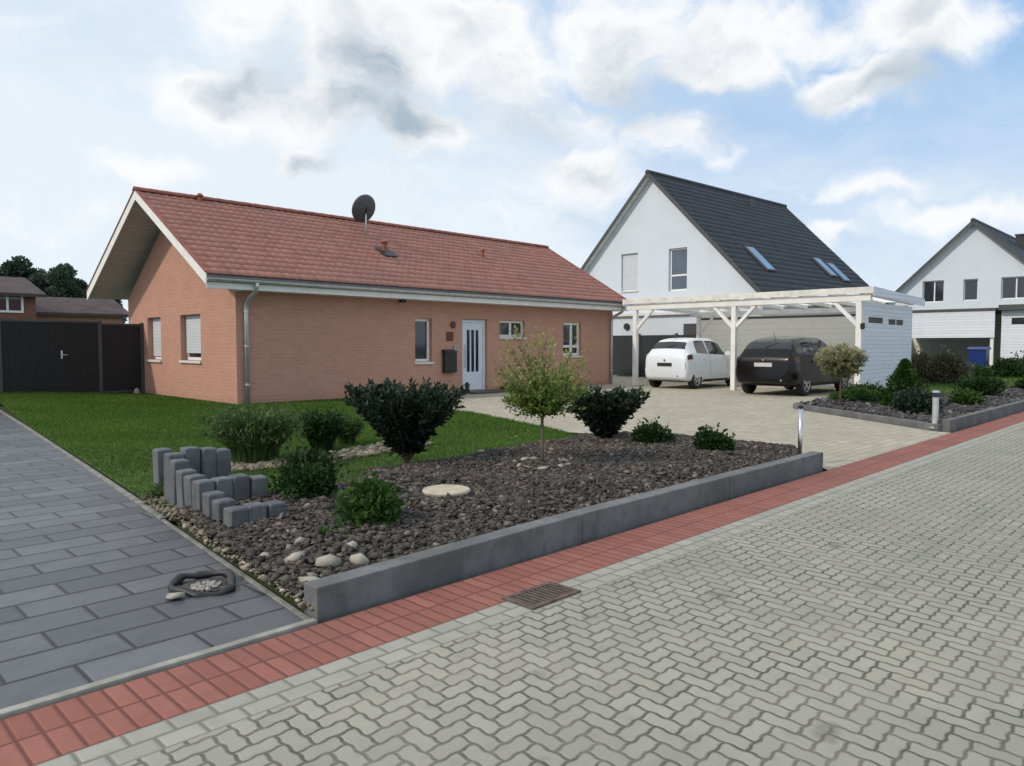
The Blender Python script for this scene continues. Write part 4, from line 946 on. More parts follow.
# ================================================================== GABLED WHITE HOUSES
def gable_house(name, label, X0, X1, Ya, Za, half, Ze, wins, roofwins, over=.30, chim=None, low_wins=(), turn=0., gm='pane_sky', wf=.08):
    h = thing(name, (X0, Ya, 0), label, 'house', rz=turn); hw = half - .35; k_ = (Za - Ze) / half; ztop = Za - .16 - hw * k_ - .02
    w = MB(); y0 = Ya - hw; o_ = (X0 + over, y0, 0)
    allw = [q[:4] for q in wins + list(low_wins)]
    lows = [(a - y0, b - y0, c, d) for a, b, c, d in allw]
    # gable wall is split into full-height strips so the openings may rise above the eave
    t = .3; xs = sorted({0, 2 * hw, hw, *[q for l in lows for q in l[:2]]}); zf = lambda a: Za - .18 - abs(a - hw) * k_
    for a0, a1 in zip(xs, xs[1:]):
        cols = sorted([l for l in lows if l[0] <= a0 + 1e-6 and l[1] >= a1 - 1e-6], key=lambda l: l[2]); z = 0.
        segs = []
        for l in cols: segs.append((z, l[2], None)); z = l[3]
        segs.append((z, None, None))
        for z0, z1, _ in segs:
            for xx in (X0 + over, X0 + over + t):
                if z1 is None: w.add([(xx, y0 + a0, z0), (xx, y0 + a1, z0), (xx, y0 + a1, zf(a1)), (xx, y0 + a0, zf(a0))], [(0, 1, 2, 3)])
                else: w.add([(xx, y0 + a0, z0), (xx, y0 + a1, z0), (xx, y0 + a1, z1), (xx, y0 + a0, z1)], [(0, 1, 2, 3)])
    for a0, a1, z0, z1 in lows:
        for p, q in (((a0, z0), (a1, z0)), ((a1, z0), (a1, z1)), ((a1, z1), (a0, z1)), ((a0, z1), (a0, z0))):
            w.add([(X0 + over, y0 + p[0], p[1]), (X0 + over, y0 + q[0], q[1]), (X0 + over + t, y0 + q[0], q[1]), (X0 + over + t, y0 + p[0], p[1])], [(0, 1, 2, 3)])
    Xe = X1 - over
    w.add([(Xe, y0, 0), (Xe, Ya + hw, 0), (Xe, Ya + hw, zf(2 * hw)), (Xe, Ya, zf(hw)), (Xe, y0, zf(0))], [(0, 1, 2, 3, 4)])
    for yy in (y0, Ya + hw): w.add([(X0 + over, yy, 0), (Xe, yy, 0), (Xe, yy, zf(0)), (X0 + over, yy, zf(0))], [(0, 1, 2, 3)])
    w.obj('wall', 'render_white', h, fix=False)
    r_ = MB()
    for sg in (-1, 1):
        ye = Ya + sg * half; r_.extr([(X0 + .01, ye, Ze - .03), (X0 + .01, Ya, Za - .03), (X0 + .01, Ya, Za - .17), (X0 + .01, ye, Ze - .17)], (X1 - X0 - .02, 0, 0))
        b_ = MB(); b_.extr([(X0 - .025, ye, Ze + .03), (X0 - .025, Ya, Za + .03), (X0 - .025, Ya, Za - .20), (X0 - .025, ye, Ze - .20)], (.03, 0, 0)); b_.obj('bargeboard', 'anthpost', h)
        gt = MB(); gt.tube([(X0, ye + sg * .07, Ze - .06), (X1, ye + sg * .07, Ze - .06)], .065, 10); gt.obj('gutter', 'zinc', h)
    roof = r_.obj('roof', 'white_worn', h)
    a = math.atan2(Za - Ze, half); Ls = math.hypot(Za - Ze, half)
    for sg in (-1, 1):
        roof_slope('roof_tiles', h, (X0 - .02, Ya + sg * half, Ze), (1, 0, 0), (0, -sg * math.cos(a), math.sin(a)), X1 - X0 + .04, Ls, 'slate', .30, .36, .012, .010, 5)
    rc = MB(); rc.tube([(X0 - .03, Ya, Za - .02), (X1 + .03, Ya, Za - .02)], .12, 12); rc.obj('ridge_cap', 'ridge_dark', h)
    for q in wins + list(low_wins):
        a0, a1, z0, z1 = q[:4]; kw = q[4] if len(q) > 4 else {}
        window(h, o_, (0, 1, 0), (-1, 0, 0), a0 - y0, a1 - y0, z0, z1, inset=.12, fw=wf, glassm=gm, **kw)
    for xa, xb, z0, z1 in roofwins:
        P = lambda x, z, d: Vector((x, Ya - half + (z - Ze) / k_, z)) + Vector((0, -math.sin(a), math.cos(a))) * d
        m = MB(); m.extr([P(xa, z0, .03), P(xb, z0, .03), P(xb, z1, .03), P(xa, z1, .03)], Vector((0, -math.sin(a), math.cos(a))) * .07); fr = m.obj('roof_window', 'anthpost', h)
        e = .07; m = MB(); m.extr([P(xa + e, z0 + e * .7, .102), P(xb - e, z0 + e * .7, .102), P(xb - e, z1 - e * .7, .102), P(xa + e, z1 - e * .7, .102)], Vector((0, -math.sin(a), math.cos(a))) * .008); m.obj('pane', 'skylight', fr)
    if chim:
        m = MB(); m.box(chim[0] - .2, chim[0] + .2, chim[1] - .2, chim[1] + .2, chim[2] - 1.5, chim[2]); c_ = m.obj('chimney', 'ridge_dark', h); m = MB(); m.box(chim[0] - .25, chim[0] + .25, chim[1] - .25, chim[1] + .25, chim[2] + .002, chim[2] + .08); m.obj('chimney_cap', 'anthpost', c_)
    return h
M['skylight'] = glass('skylight', (.16, .24, .34), .03); M['skylight'].node_tree.nodes['Principled BSDF'].inputs['Metallic'].default_value = .6
NH = gable_house('white_house', 'white rendered house with steep dark roof behind the carport', 28.75, 41.30, 19.606, 9.31, 5.985, 3.326,
                 [(20.36, 21.35, 4.0, 5.75, {'blind': .04}), (17.62, 18.6, 3.85, 5.75, {'bars': [4.55], 'sill': False})],
                 [(31.0, 31.75, 4.6, 5.75), (37.3, 38.05, 4.75, 5.75), (38.35, 39.1, 4.55, 5.55)], chim=None, turn=-.062)
vp = MB(); vp.tube([(36.5, 18.9, 8.3), (36.5, 18.9, 9.0)], .09, 10); vp.obj('vent_pipe', 'anthpost', NH)
gable_house('white_house', 'smaller white gabled house with dark roof at the right edge', 44.0, 58.0, 10.08, 7.84, 4.9, 3.15,
            [(11.4, 12.44, 3.72, 4.87, {'sill': False, 'mull': [6.35]}), (9.84, 10.5, 3.74, 4.85, {'sill': False}), (7.55, 8.82, 3.75, 4.85, {'sill': False, 'mull': [2.65]})], [], chim=(49.5, 9.0, 7.5), gm='pane', wf=.05)

# ================================================================== CARPORT
cp = thing('carport', (24, 11.3, 0), 'white timber double carport with flat roof and braced posts', 'carport')
CX, CB = 21.65, 25.9
PY = [7.66, 11.45, 15.2]
for y in PY:
    m = MB(); m.box(CX - .075, CX + .075, y - .075, y + .075, .0, 2.645); p = m.obj('post', 'white', cp, bevel=.006)
    f_ = MB(); f_.box(CX - .05, CX + .05, y - .05, y + .05, -.05, -.002); f_.obj('post_foot', 'steel', p)
m = MB(); m.box(CX - .08, CX + .08, 7.35, 15.55, 2.65, 2.84); m.obj('front_beam', 'white', cp, bevel=.006)
for y, dirs in ((PY[0], (1,)), (PY[1], (-1, 1)), (PY[2], (-1,))):
    for d_ in dirs:
        m = MB(); m.bar((CX, y + d_ * .06, 2.00), (CX, y + d_ * .70, 2.65), .10, .10, up=(1, 0, 0)); m.obj('brace', 'white', cp)
for y in PY[2:]:
    m = MB(); m.box(CB - .07, CB + .07, y - .07, y + .07, 0, 2.52); m.obj('post', 'white', cp, bevel=.006)
m = MB(); m.box(CB - .08, CB + .08, 7.70, 15.55, 2.525, 2.70); m.obj('rear_beam', 'white', cp, bevel=.006)
m = MB(); m.bar((CB, PY[2] - .06, 1.9), (CB, PY[2] - .66, 2.52), .10, .10, up=(1, 0, 0)); m.obj('brace', 'white', cp)
for q in range(10):
    y = 7.6 + q * .86; m = MB(); m.extr([(CX - .10, y - .04, 2.845), (CB + .2, y - .04, 2.705), (CB + .2, y - .04, 2.82), (CX - .10, y - .04, 2.96)], (0, .08, 0)); m.obj('rafter', 'white_worn', cp)
m = MB(); m.extr([(CX - .12, 7.28, 2.965), (CB + .25, 7.28, 2.825), (CB + .25, 7.28, 2.845), (CX - .12, 7.28, 2.985)], (0, 8.34, 0)); m.obj('roof_sheet', 'opal_bright', cp)  # see-through covering added to lift the light under the roof
m = MB(); m.box(CX - .155, CX - .125, 7.24, 15.66, 2.855, 3.03); m.obj('front_fascia', 'white_worn', cp, bevel=.005)
for y in (7.245, 15.625):
    m = MB(); m.extr([(CX - .12, y, 2.80), (CB + .19, y, 2.66), (CB + .19, y, 2.89), (CX - .12, y, 3.03)], (0, .03, 0)); m.obj('side_fascia', 'whitewood', cp)
m = MB(); wall_panel(m, (CX + .09, 7.60, 0.0), (1, 0, 0), (0, -1, 0), CB - CX + .1, 2.64, [(.42, 1.72, 2.02, 2.26), (2.1, 3.55, 2.0, 2.24)], .08); m.obj('side_wall', 'whitewood', cp, fix=False)
for a0, a1, z0, z1 in ((.42, 1.72, 2.02, 2.26), (2.1, 3.55, 2.0, 2.24)):
    window(cp, (CX + .09, 7.60, 0), (1, 0, 0), (0, -1, 0), a0, a1, z0, z1, inset=.005, fw=.035, sill=False, glassm='dark', mull=[] if a0 < 1 else [(a0 + a1) / 2])
m = MB(); m.box(CB - .03, CB + .03, 7.70, 15.1, .03, 2.50); m.obj('back_wall', 'beige', cp)
m = MB(); m.box(CB - .045, CB - .031, 7.72, 15.08, 2.40, 2.47); m.obj('wall_shade_line', 'anthpost', cp)  # dark strip standing in for the shade line below the rear beam
m = MB(); m.lathe([(.03, 0), (.06, .03), (.06, .16), (.02, .18)], (CX - .12, 7.53, 1.86), 10); tag(m.obj('wall_lamp', 'dark'), 'small black wall lamp by the front carport post', 'lamp')

# dark screen fence closing the yard behind the white car, garage beyond it
sf = thing('screen_fence', (27.6, 16, 0), 'dark blue-green board fence behind the white car', 'fence')
for a, b in ((13.5, 15.3), (15.35, 17.2), (17.25, 19.1), (19.15, 21.0)):
    m = MB(); m.box(27.5, 27.54, a, b, .05, 1.86); m.obj('panel', 'greenfence', sf)
for a in (13.45, 15.325, 17.225, 19.125, 21.05):
    m = MB(); m.box(27.47, 27.57, a - .05, a + .05, -.02, 1.93); m.obj('post', 'anthpost', sf)
# white outbuilding
ob = thing('outbuilding', (29, 20, 0), 'low white outbuilding behind the dark fence', 'shed')
m = MB(); m.box(28.25, 28.9, 15.3, 22.6, 0, 2.75); m.obj('wall', 'render_white', ob)
m = MB(); m.box(28.1, 28.98, 15.2, 22.7, 2.752, 2.86); m.obj('roof', 'white_worn', ob)
m = MB(); m.tube([(28.248, 20.3, 2.28), (28.16, 20.3, 2.28)], .15, 18); tag(m.obj('vent_cowl', 'dark', ob), None)
m = MB(); m.box(28.20, 28.248, 16.2, 17.3, 1.5, 2.35); m.obj('window', 'anthpost', ob)

# ================================================================== CARS
def catmull(xs, ys, x):
    xs, ys = np.asarray(xs, float), np.asarray(ys, float); d = np.diff(ys) / np.diff(xs); m = np.zeros(len(xs)); m[0], m[-1] = d[0], d[-1]
    for k_ in range(1, len(xs) - 1): m[k_] = 0 if d[k_ - 1] * d[k_] <= 0 else 2 * d[k_ - 1] * d[k_] / (d[k_ - 1] + d[k_])
    i = np.clip(np.searchsorted(xs, x) - 1, 0, len(xs) - 2); h = xs[i + 1] - xs[i]; t = (x - xs[i]) / h
    return (2*t**3 - 3*t**2 + 1) * ys[i] + (t**3 - 2*t**2 + t) * h * m[i] + (-2*t**3 + 3*t**2) * ys[i+1] + (t**3 - t**2) * h * m[i+1]
def car(name, loc, label, st, paint, WB, wr, rear_glass, front_glass, side, tail, plate, width):
    """st: stations along x (0 = rear): x, underside, belt height, roof height, half width body, half width roof"""
    t = thing(name, loc, label, 'car'); st = np.array(st); X = st[:, 0]
    def prm(x): return [float(catmull(X, st[:, k_], x)) for k_ in range(1, 6)]
    def ring(x):
        zb, zs, zr, wb, wr_ = prm(x); hgt = max(zr - zs, .012)
        ctrl = [(0, zb), (wb * .80, zb), (wb * .955, zb + .07), (wb, zb + (zs - zb) * .45), (wb * .985, zb + (zs - zb) * .75), (wb * .945, zs), (wr_ + (wb * .945 - wr_) * .42, zs + hgt * .52), (wr_, zs + hgt * .88), (wr_ * .86, zr - hgt * .02), (0, zr + .012)]
        c_ = np.array(ctrl); u = np.arange(len(c_)); uu = np.linspace(0, len(c_) - 1, 46)
        return np.stack([catmull(u, c_[:, 0], uu), catmull(u, c_[:, 1], uu)], 1)
    def surf(x, u):                                # u in 0..9 as in ring()
        r_ = ring(x); q = np.clip(u, 0, 9) * 5; i = int(min(q, 44)); f = q - i; return r_[i] * (1 - f) + r_[min(i + 1, 45)] * f
    xs = np.unique(np.concatenate([np.linspace(X[0], X[-1], 70), X])); half = [ring(x) for x in xs]
    v, f = [], []; n = 46
    for x, r_ in zip(xs, half):
        v += [(x, p[0], p[1]) for p in r_] + [(x, -p[0], p[1]) for p in r_[-2:0:-1]]
    N = 2 * n - 2
    for k_ in range(len(xs) - 1):
        for q in range(N): f.append((k_ * N + q, k_ * N + (q + 1) % N, (k_ + 1) * N + (q + 1) % N, (k_ + 1) * N + q))
    f.append(tuple(range(N))); f.append(tuple(reversed(range((len(xs) - 1) * N, len(xs) * N))))
    m = MB(); m.add(v, f); body = m.obj('body', paint, t, local=True, smooth=True)
    cut = MB()
    for wx in WB: cut.tube([(wx, -1.3, wr), (wx, 1.3, wr)], wr + .045, 36)
    co = cut.obj('cutter', paint, None, local=True)
    bo = body.modifiers.new('b', 'BOOLEAN'); bo.operation = 'DIFFERENCE'; bo.object = co; bo.solver = 'EXACT'
    bpy.context.view_layer.update(); dg = bpy.context.evaluated_depsgraph_get(); me = bpy.data.meshes.new_from_object(body.evaluated_get(dg))
    body.modifiers.clear(); body.data = me; bpy.data.objects.remove(co, do_unlink=True)
    # sharpen the arches only
    bm = bmesh.new(); bm.from_mesh(me)
    for e in bm.edges: e.smooth = not (len(e.link_faces) == 2 and e.calc_face_angle(0) > .7)
    bm.to_mesh(me); bm.free()
    m = MB(); m.box(WB[0] - wr - .1, WB[1] + wr + .1, -width * .36, width * .36, st[len(st) // 2, 1] + .02, wr * 2 + .02); m.obj('underbody', 'dark', t, local=True)
    def skin(nm, x0, x1, u0, u1, off, mat, mirror=None, nx=14, nu=8, taper=None):
        """panel laid on the body surface; mirror None = spans both sides"""
        m = MB(); v, f = [], []; sides = [1] if mirror is None else [mirror]
        for a in np.linspace(0, 1, nx):
            row = []
            for b in np.linspace(0, 1, nu):
                if mirror is None:
                    s = -1 + 2 * b; u = u0 + (u1 - u0) * abs(s) if False else None
                    uu = u1 + (9 - u1) * (1 - abs(s)); x = x0 + (x1 - x0) * a; p = surf(x, uu); y = p[0] * (1 if s > 0 else -1)
                    row.append((x, y, p[1]))
                else:
                    u = u0 + (u1 - u0) * b; xa, xb = (x0, x1) if taper is None else (x0 + taper[0] * b, x1 + taper[1] * b); x = xa + (xb - xa) * a; p = surf(x, u); row.append((x, p[0] * mirror, p[1]))
            v.append(row)
        P = np.array(v); du = np.gradient(P, axis=0); dv = np.gradient(P, axis=1); nr = np.cross(du, dv); nr /= np.linalg.norm(nr, axis=2)[..., None] + 1e-9
        cen = np.array([(X[0] + X[-1]) / 2, 0, .55]); sgn = np.sign(((P - cen) * nr).sum(2).mean()); Q = P + nr * sgn * off
        vv = [tuple(q) for q in Q.reshape(-1, 3)] + [tuple(q) for q in (P - nr * sgn * .01).reshape(-1, 3)]; k_ = nx * nu
        for i in range(nx - 1):
            for j in range(nu - 1): f.append((i * nu + j, i * nu + j + 1, (i + 1) * nu + j + 1, (i + 1) * nu + j))
        edge = [i * nu for i in range(nx)] + [(nx - 1) * nu + j for j in range(1, nu)] + [i * nu + nu - 1 for i in range(nx - 2, -1, -1)] + [j for j in range(nu - 2, 0, -1)]
        for a, b in zip(edge, edge[1:] + edge[:1]): f.append((a, b, b + k_, a + k_))
        m.add(vv, f); return m.obj(nm, mat, t, local=True, smooth=False)
    skin('rear_window', *rear_glass, 0, 6.95, .004, 'carglass', None, 16, 24)
    skin('windscreen', *front_glass, 0, 6.95, .004, 'carglass', None, 16, 24)
    for sg in (-1, 1):
        for (x0, x1, tp) in side: skin('side_window', x0, x1, 5.25, 6.8, .004, 'carglass', sg, 14, 8, tp)
        skin('tail_light', *tail[:4], .012, 'taillight', sg, 8, 6)
        skin('sill_trim', WB[0] + wr + .08, WB[1] - wr - .08, 1.6, 2.15, .008, 'dark', sg, 10, 4)
        for x in side_seams: 
            if X[0] < x < X[-1]: skin('door_seam', x - .004, x + .004, 2.3, 5.2, .0025, 'dark', sg, 2, 12)
        m = MB(); mx = side[-1][1] - .15; ym = surf(mx, 5.2)[0]; zm = surf(mx, 5.2)[1]; m.tube([(mx, sg * (ym - .02), zm + .02), (mx, sg * (ym + .05), zm + .06)], .02, 8); m.box(mx - .05, mx + .06, min(sg * (ym + .04), sg * (ym + .22)), max(sg * (ym + .04), sg * (ym + .22)), zm + .01, zm + .14); m.obj('wing_mirror', paint, t, local=True, bevel=.015)
        hx = side[0][1] - .30; p = surf(hx, 4.5); m = MB(); m.box(hx - .09, hx + .09, min(sg * (p[0] - .01), sg * (p[0] + .035)), max(sg * (p[0] - .01), sg * (p[0] + .035)), p[1] - .015, p[1] + .015); m.obj('door_handle', paint, t, local=True, bevel=.006)
    skin('tailgate_seam', X[0] + .030, X[0] + .036, 3.1, 4.2, .003, 'dark', 1, 2, 6); skin('tailgate_seam', X[0] + .030, X[0] + .036, 3.1, 4.2, .003, 'dark', -1, 2, 6)
    zb, zs = st[0, 1], st[0, 2]
    m = MB(); zw = surf(rear_glass[0] + .02, 8.6)[1]; m.bar((rear_glass[0] - .005, .05, zw + .005), (rear_glass[0] + (rear_glass[1] - rear_glass[0]) * .45, -.28, surf(rear_glass[0] + (rear_glass[1] - rear_glass[0]) * .45, 8.2)[1] + .02), .014, .012); m.obj('rear_wiper', 'dark', t, local=True)
    m = MB(); m.tube([(X[0] - .02, 0, plate[1] + .085), (X[0] + .03, 0, plate[1] + .085)], .035, 18); m.obj('round_badge', 'steel', t, local=True)
    m = MB(); m.tube([(X[0] - .01, -width * .28, zb + .03), (X[0] + .08, -width * .28, zb + .03)], .028, 12); m.obj('exhaust_pipe', 'steel', t, local=True)
    m = MB(); ax = rear_glass[1] + .25; m.tube([(ax, 0, surf(ax, 9)[1] - .01), (ax - .16, 0, surf(ax, 9)[1] + .16)], .006, 6); m.obj('roof_aerial', 'dark', t, local=True)
    px = X[0] - .012; m = MB(); m.box(px - .010, X[0] + .05, -plate[2], plate[2], plate[0], plate[1]); m.obj('number_plate', plate[3], t, local=True, bevel=.004)
    m = MB(); m.box(X[0] + .03, X[0] + .20, -width * .36, width * .36, zb - .05, zb + .02); m.obj('bumper_trim', 'dark', t, local=True, bevel=.02)
    for wx in WB:
        for sg in (-1, 1):
            yo = width / 2 - .02; y0 = sg * (yo - .20); y1 = sg * yo
            prof = [(wr * .64, 0), (wr * .90, -.004), (wr * .985, .02), (wr, .05), (wr, .15), (wr * .985, .18), (wr * .90, .204), (wr * .64, .2)]
            v, f, n_ = [], [], 32
            for r_, d_ in prof:
                for q in range(n_): a = 2 * math.pi * q / n_; v.append((wx + r_ * math.cos(a), y0 + (y1 - y0) * d_ / .2, wr + r_ * math.sin(a)))
            for k_ in range(len(prof)):
                for q in range(n_): f.append((k_ * n_ + q, k_ * n_ + (q + 1) % n_, ((k_ + 1) % len(prof)) * n_ + (q + 1) % n_, ((k_ + 1) % len(prof)) * n_ + q))
            m = MB(); m.add(v, f); ty = m.obj('wheel', 'tyre', t, local=True, smooth=True)
            m = MB()
            for k_ in range(5):
                a = 2 * math.pi * k_ / 5 + .3; m.bar((wx, y1 - sg * .022, wr), (wx + wr * .62 * math.cos(a), y1 - sg * .014, wr + wr * .62 * math.sin(a)), wr * .20, .03, up=(0, 1, 0))
            m.tube([(wx, y1 - sg * .05, wr), (wx, y1 - sg * .005, wr)], wr * .16, 14)
            pts = [(wx + wr * .63 * math.cos(2 * math.pi * q / 32), y1 - sg * .014, wr + wr * .63 * math.sin(2 * math.pi * q / 32)) for q in range(33)]; m.tube(pts, .018, 8, cap=False)
            m.obj('rim', 'rim', ty, local=True)
            m = MB(); m.tube([(wx, y1 - sg * .09, wr), (wx, y1 - sg * .07, wr)], wr * .64, 24); m.obj('brake_disc', 'dark', ty, local=True)
    return t
side_seams = [1.42, 2.55]
#            x   under belt  roof  wb   wr
HATCH = [(0.00, .36, .80, .86, .70, .60), (.05, .30, .90, .98, .79, .66), (.16, .25, .98, 1.12, .84, .64), (.34, .22, .99, 1.34, .86, .58), (.60, .20, .99, 1.45, .865, .565), (1.1, .19, .97, 1.50, .87, .57), (1.8, .19, .94, 1.50, .87, .57),
         (2.35, .19, .925, 1.40, .87, .55), (2.72, .19, .92, 1.18, .865, .56), (3.02, .19, .91, .975, .86, .62), (3.4, .20, .83, .87, .83, .64), (3.72, .23, .68, .74, .74, .58), (3.86, .32, .56, .60, .58, .44)]
HATCH = [(a, b * 1.1, c * 1.11, d * 1.11, e, f) for a, b, c, d, e, f in HATCH]
car('hatchback_car', (20.75, 13.42, 0), 'small white hatchback parked on the left under the carport', HATCH, 'carwhite', (.62, 3.06), .315, (.20, .40), (2.46, 2.95), [(.66, 1.36, (.10, -.02)), (1.44, 2.62, (.0, -.26))], (.10, .34, 4.35, 5.15), (.74, .85, .27, 'dark'), 1.74)
SUV = [(0.00, .42, .92, .99, .74, .64), (.06, .36, 1.02, 1.10, .86, .72), (.18, .32, 1.08, 1.26, .90, .70), (.40, .28, 1.09, 1.52, .92, .64), (.75, .26, 1.08, 1.62, .925, .62), (1.4, .25, 1.06, 1.67, .93, .63), (2.1, .25, 1.03, 1.66, .93, .63),
       (2.75, .25, 1.01, 1.56, .93, .60), (3.15, .25, 1.0, 1.30, .925, .62), (3.5, .25, .99, 1.06, .92, .68), (4.0, .27, .92, .97, .89, .70), (4.4, .30, .78, .84, .80, .62), (4.55, .40, .66, .70, .64, .5)]
side_seams = [1.55, 2.75]
car('estate_car', (19.75, 9.55, 0), 'black estate car parked on the right under the carport', SUV, 'cardark', (.80, 3.55), .345, (.22, .50), (2.86, 3.42), [(.80, 1.48, (.10, -.02)), (1.58, 2.68, (.0, -.02)), (2.78, 3.1, (.0, -.24))], (.08, .40, 4.3, 5.1), (.82, .93, .26, 'plate'), 1.86)

# ================================================================== NEIGHBOUR'S CARPORT, SHED, BIN
nc = thing('carport', (36, 9, 0), 'white panelled neighbour carport below the far white house', 'carport')
m = MB(); m.box(36.0, 36.06, 7.35, 12.4, 1.74, 2.86); m.obj('front_panel', 'whitewood', nc)
m = MB(); m.box(35.95, 42, 7.3, 12.45, 2.87, 2.97); m.obj('roof', 'anthpost', nc)
for y in (7.45, 12.3):
    m = MB(); m.box(36.07, 36.19, y - .06, y + .06, 0, 2.85); m.obj('post', 'white', nc)
m = MB(); m.box(41.7, 41.76, 7.35, 12.4, .0, 2.86); m.obj('back_wall', 'beige', nc)
sh = thing('garden_shed', (36, 5.4, 0), 'white neighbour shed with a dark strip window', 'shed')
m = MB(); wall_panel(m, (36.2, 3.6, 0.1), (0, 1, 0), (-1, 0, 0), 3.55, 2.75, [(.3, 3.2, 2.17, 2.45)], .1); m.box(36.31, 41, 3.6, 3.7, .1, 2.85); m.box(36.31, 41, 7.05, 7.15, .1, 2.85); m.obj('wall', 'whitewood', sh, fix=False)
m = MB(); m.box(36.26, 36.28, 3.85, 6.85, 2.26, 2.56); m.obj('window', 'carglass', sh)
m = MB(); m.box(35.9, 41.2, 3.4, 7.22, 2.86, 3.08); m.obj('roof', 'anthpost', sh)
bn = thing('wheelie_bin', (32.4, 7.1, .25), 'blue plastic wheelie bin in front of the neighbour carport', 'bin')
m = MB(); v = [(32.20, 6.86, .3), (32.60, 6.86, .3), (32.60, 7.34, .3), (32.20, 7.34, .3), (32.12, 6.80, 1.25), (32.70, 6.80, 1.25), (32.70, 7.40, 1.25), (32.12, 7.40, 1.25)]
m.add(v, [(3, 2, 1, 0), (4, 5, 6, 7)] + [(k_, (k_ + 1) % 4, 4 + (k_ + 1) % 4, 4 + k_) for k_ in range(4)]); m.obj('body', 'bluebin', bn, bevel=.03)
m = MB(); m.extr([(32.07, 6.77, 1.255), (32.76, 6.77, 1.255), (32.76, 6.77, 1.34), (32.4, 6.77, 1.36), (32.07, 6.77, 1.29)], (0, .66, 0)); m.obj('lid', 'bluebin', bn, bevel=.02)
for y in (6.86, 7.34):
    m = MB(); m.tube([(32.68, y - .03, .36), (32.68, y + .03, .36)], .10, 16); m.obj('wheel', 'dark', bn)

# ================================================================== RIGHT-HAND PLANTING
mound('hedge_bush', (27.6, 7.3, .1), 1.2, 1.25, 'brownish clipped bush beside the white shed wall', 'l_brown', 12000, (.06, .11), .35, seed=21, lumps=12)
mound('hedge_bush', (29.8, 7.9, .1), .8, .95, 'olive brown bush in front of the neighbour carport', 'l_brown', 5000, (.06, .11), .35, seed=22)
mound('hedge_bush', (32.4, 6.15, .15), .8, .85, 'dark green bush right of the blue bin', 'l_deep', 4500, (.06, .11), .35, seed=23)
mound('hedge_bush', (34.2, 5.6, .15), 1.1, 1.0, 'wide dark green bush before the neighbour shed', 'l_deep', 6000, (.06, .11), .35, seed=24, lumps=12)
mound('round_bush', (22.0, 4.75, .1), .62, .62, 'dark rounded bush in the middle of the right bed', 'l_deep', 4500, (.05, .09), .35, seed=25)
mound('round_bush', (15.9, 4.6, .1), .55, .50, 'dark bush directly behind the bollard light', 'l_dark', 4200, (.04, .08), .35, seed=26)
mound('round_bush', (18.6, 4.3, .1), .42, .34, 'low green bush right of the bollard light', 'l_green', 2600, (.04, .08), .35, seed=27)
mound('ground_shrub', (18.2, 6.4, .1), .75, .30, 'low green ground shrub at the foot of the shed wall', 'l_green', 3500, (.04, .08), .35, seed=28, lumps=10)
mound('ground_shrub', (20.2, 6.9, .1), .60, .34, 'low shrub between clipped willow and carport post', 'l_deep', 3000, (.04, .08), .35, seed=29, lumps=9)
mound('ground_shrub', (26.5, 4.3, .1), .7, .40, 'low bush near the right end of the bed edging', 'l_deep', 3200, (.05, .09), .35, seed=30, lumps=9)
mound('leafy_plant', (31.2, 6.75, .12), .45, .62, 'green leafy plant half hiding the blue bin', 'l_green', 1600, (.05, .09), .35, seed=33, lumps=6, cat='plant')
mound('flowering_plant', (33.0, 6.7, .15), .35, .5, 'white flowering plant at the foot of the blue bin', 'flower', 900, (.05, .09), .5, seed=31, lumps=5, cat='plant')
mound('flowering_plant', (28.4, 6.75, .12), .25, .5, 'pale flowering plant before the brown bush', 'flower', 600, (.05, .08), .5, seed=32, lumps=4, cat='plant')

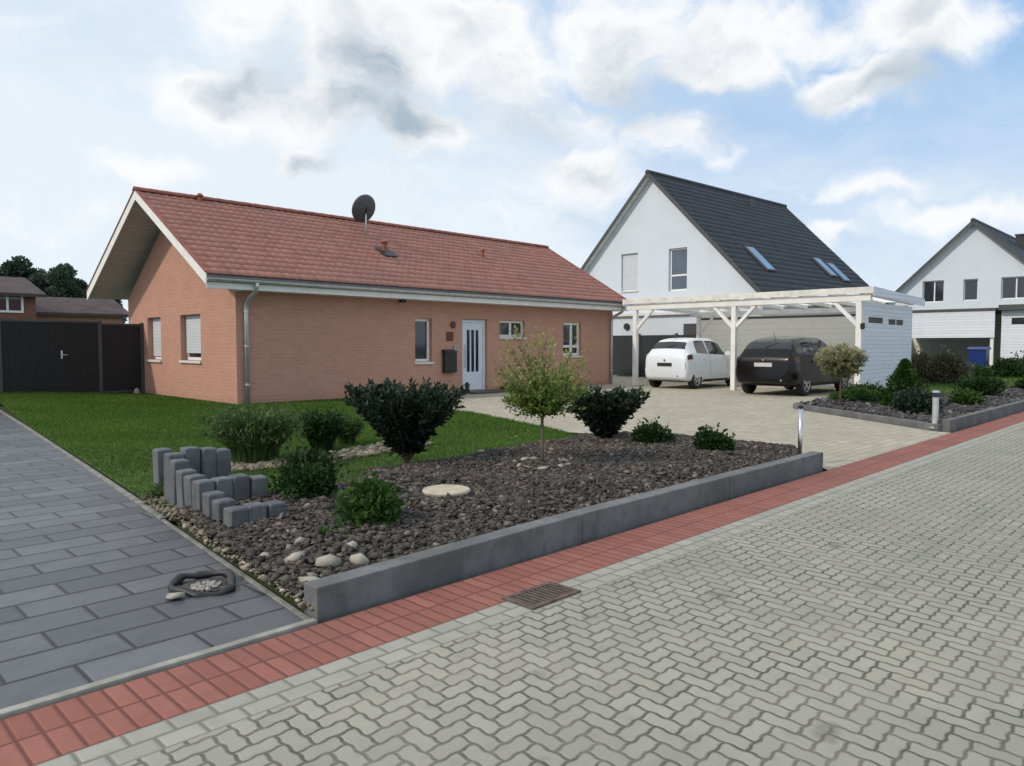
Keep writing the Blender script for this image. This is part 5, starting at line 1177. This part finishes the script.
# ================================================================== FAR LEFT BACKGROUND
def far_house(loc, w_, d_, he, hr, label, wins, wm='farbrick'):
    h = thing('brick_house', loc, label, 'house'); x, y = loc[0], loc[1]
    m = MB(); m.box(x - w_ / 2, x + w_ / 2, y - d_ / 2, y + d_ / 2, 0, he - .42)
    for xx, t in ((x - w_ / 2, .3), (x + w_ / 2 - .3, .3)): m.extr([(xx, y - d_ / 2, he - .42), (xx, y + d_ / 2, he - .42), (xx, y, hr - .3)], (t, 0, 0))
    m.obj('wall', wm, h, fix=False); m = MB()
    for sg in (-1, 1): m.extr([(x - w_ / 2 - .4, y + sg * (d_ / 2 + .5), he - .3), (x - w_ / 2 - .4, y, hr), (x - w_ / 2 - .4, y, hr - .18), (x - w_ / 2 - .4, y + sg * (d_ / 2 + .5), he - .48)], (w_ + .8, 0, 0))
    m.obj('roof', 'farroof', h)
    for a, b, z0, z1 in wins:
        m = MB(); yy = y - d_ / 2; m.box(x + a, x + b, yy - .06, yy + .02, z0, z1); f = m.obj('window', 'frame', h); m = MB(); c_ = (a + b) / 2
        m.box(x + a + .12, x + c_ - .06, yy - .075, yy - .061, z0 + .12, z1 - .12); m.box(x + c_ + .06, x + b - .12, yy - .075, yy - .061, z0 + .12, z1 - .12); m.obj('pane', 'pane', f)
    return h
far_house((7.0, 52, 0), 8.0, 8, 4.55, 5.45, 'dark brick house with white window beyond the black fence', [(1.9, 3.4, 3.2, 4.35), (-2, -.5, 3.2, 4.35)])
far_house((14.6, 56, 0), 5.0, 6, 3.75, 4.6, 'lower salmon brick house beside the bungalow gable', [(-1.2, .2, 1.2, 2.6)], 'brick')
def far_tree(loc, h, r_, label, seed):
    t = thing('broadleaf_tree', loc, label, 'tree', 'trees behind the far brick houses'); rg = np.random.default_rng(seed); m = MB(); m.tube([(0, 0, -.2), (0, 0, h * .5), (.1, .1, h * .8)], [.25, .18, .05], 8)
    C, Dn, Tn = [], [], []
    for q in range(26):
        d = rg.normal(size=3); d /= np.linalg.norm(d); c = np.array([d[0] * r_ * .7, d[1] * r_ * .7, h * .62 + d[2] * h * .30]); rr = r_ * rg.uniform(.25, .45); n = 700
        e = rg.normal(size=(n, 3)); e /= np.linalg.norm(e, axis=1)[:, None]; C.append(c + e * (rg.random(n) ** .5)[:, None] * rr); Dn.append(e + rg.normal(0, .5, (n, 3))); Tn.append(np.clip(rg.random(n) * .6 + rg.uniform(0, .4), 0, 1)); m.tube([(0, 0, h * .45), tuple(c)], [.08, .02], 5)
    m.obj('trunk', 'wood', t, local=True); C, Dn, Tn = map(np.concatenate, (C, Dn, Tn)); L = rg.uniform(.16, .32, len(C)); leafobj('crown', C, Dn, L, L * .35, 'l_far', t, Tn); return t
for (x, h, r_, l, sd_) in ((13.0, 8.6, 2.2, 'leftmost dark tree behind the brick house roof', 1), (16.2, 9.0, 2.4, 'tall bushy tree left of the bungalow gable', 2), (18.8, 8.6, 2.0, 'dark rounded tree in the middle of the far row', 3), (20.6, 7.7, 1.6, 'shorter tree near the bungalow eave', 4), (22.2, 6.6, 1.8, 'lowest tree just left of the bungalow roof edge', 5), (9.5, 8.2, 2.4, 'dark tree at the left frame edge', 6)):
    far_tree((x, 75 + random.uniform(-2, 2), 0), h, r_, l, sd_)
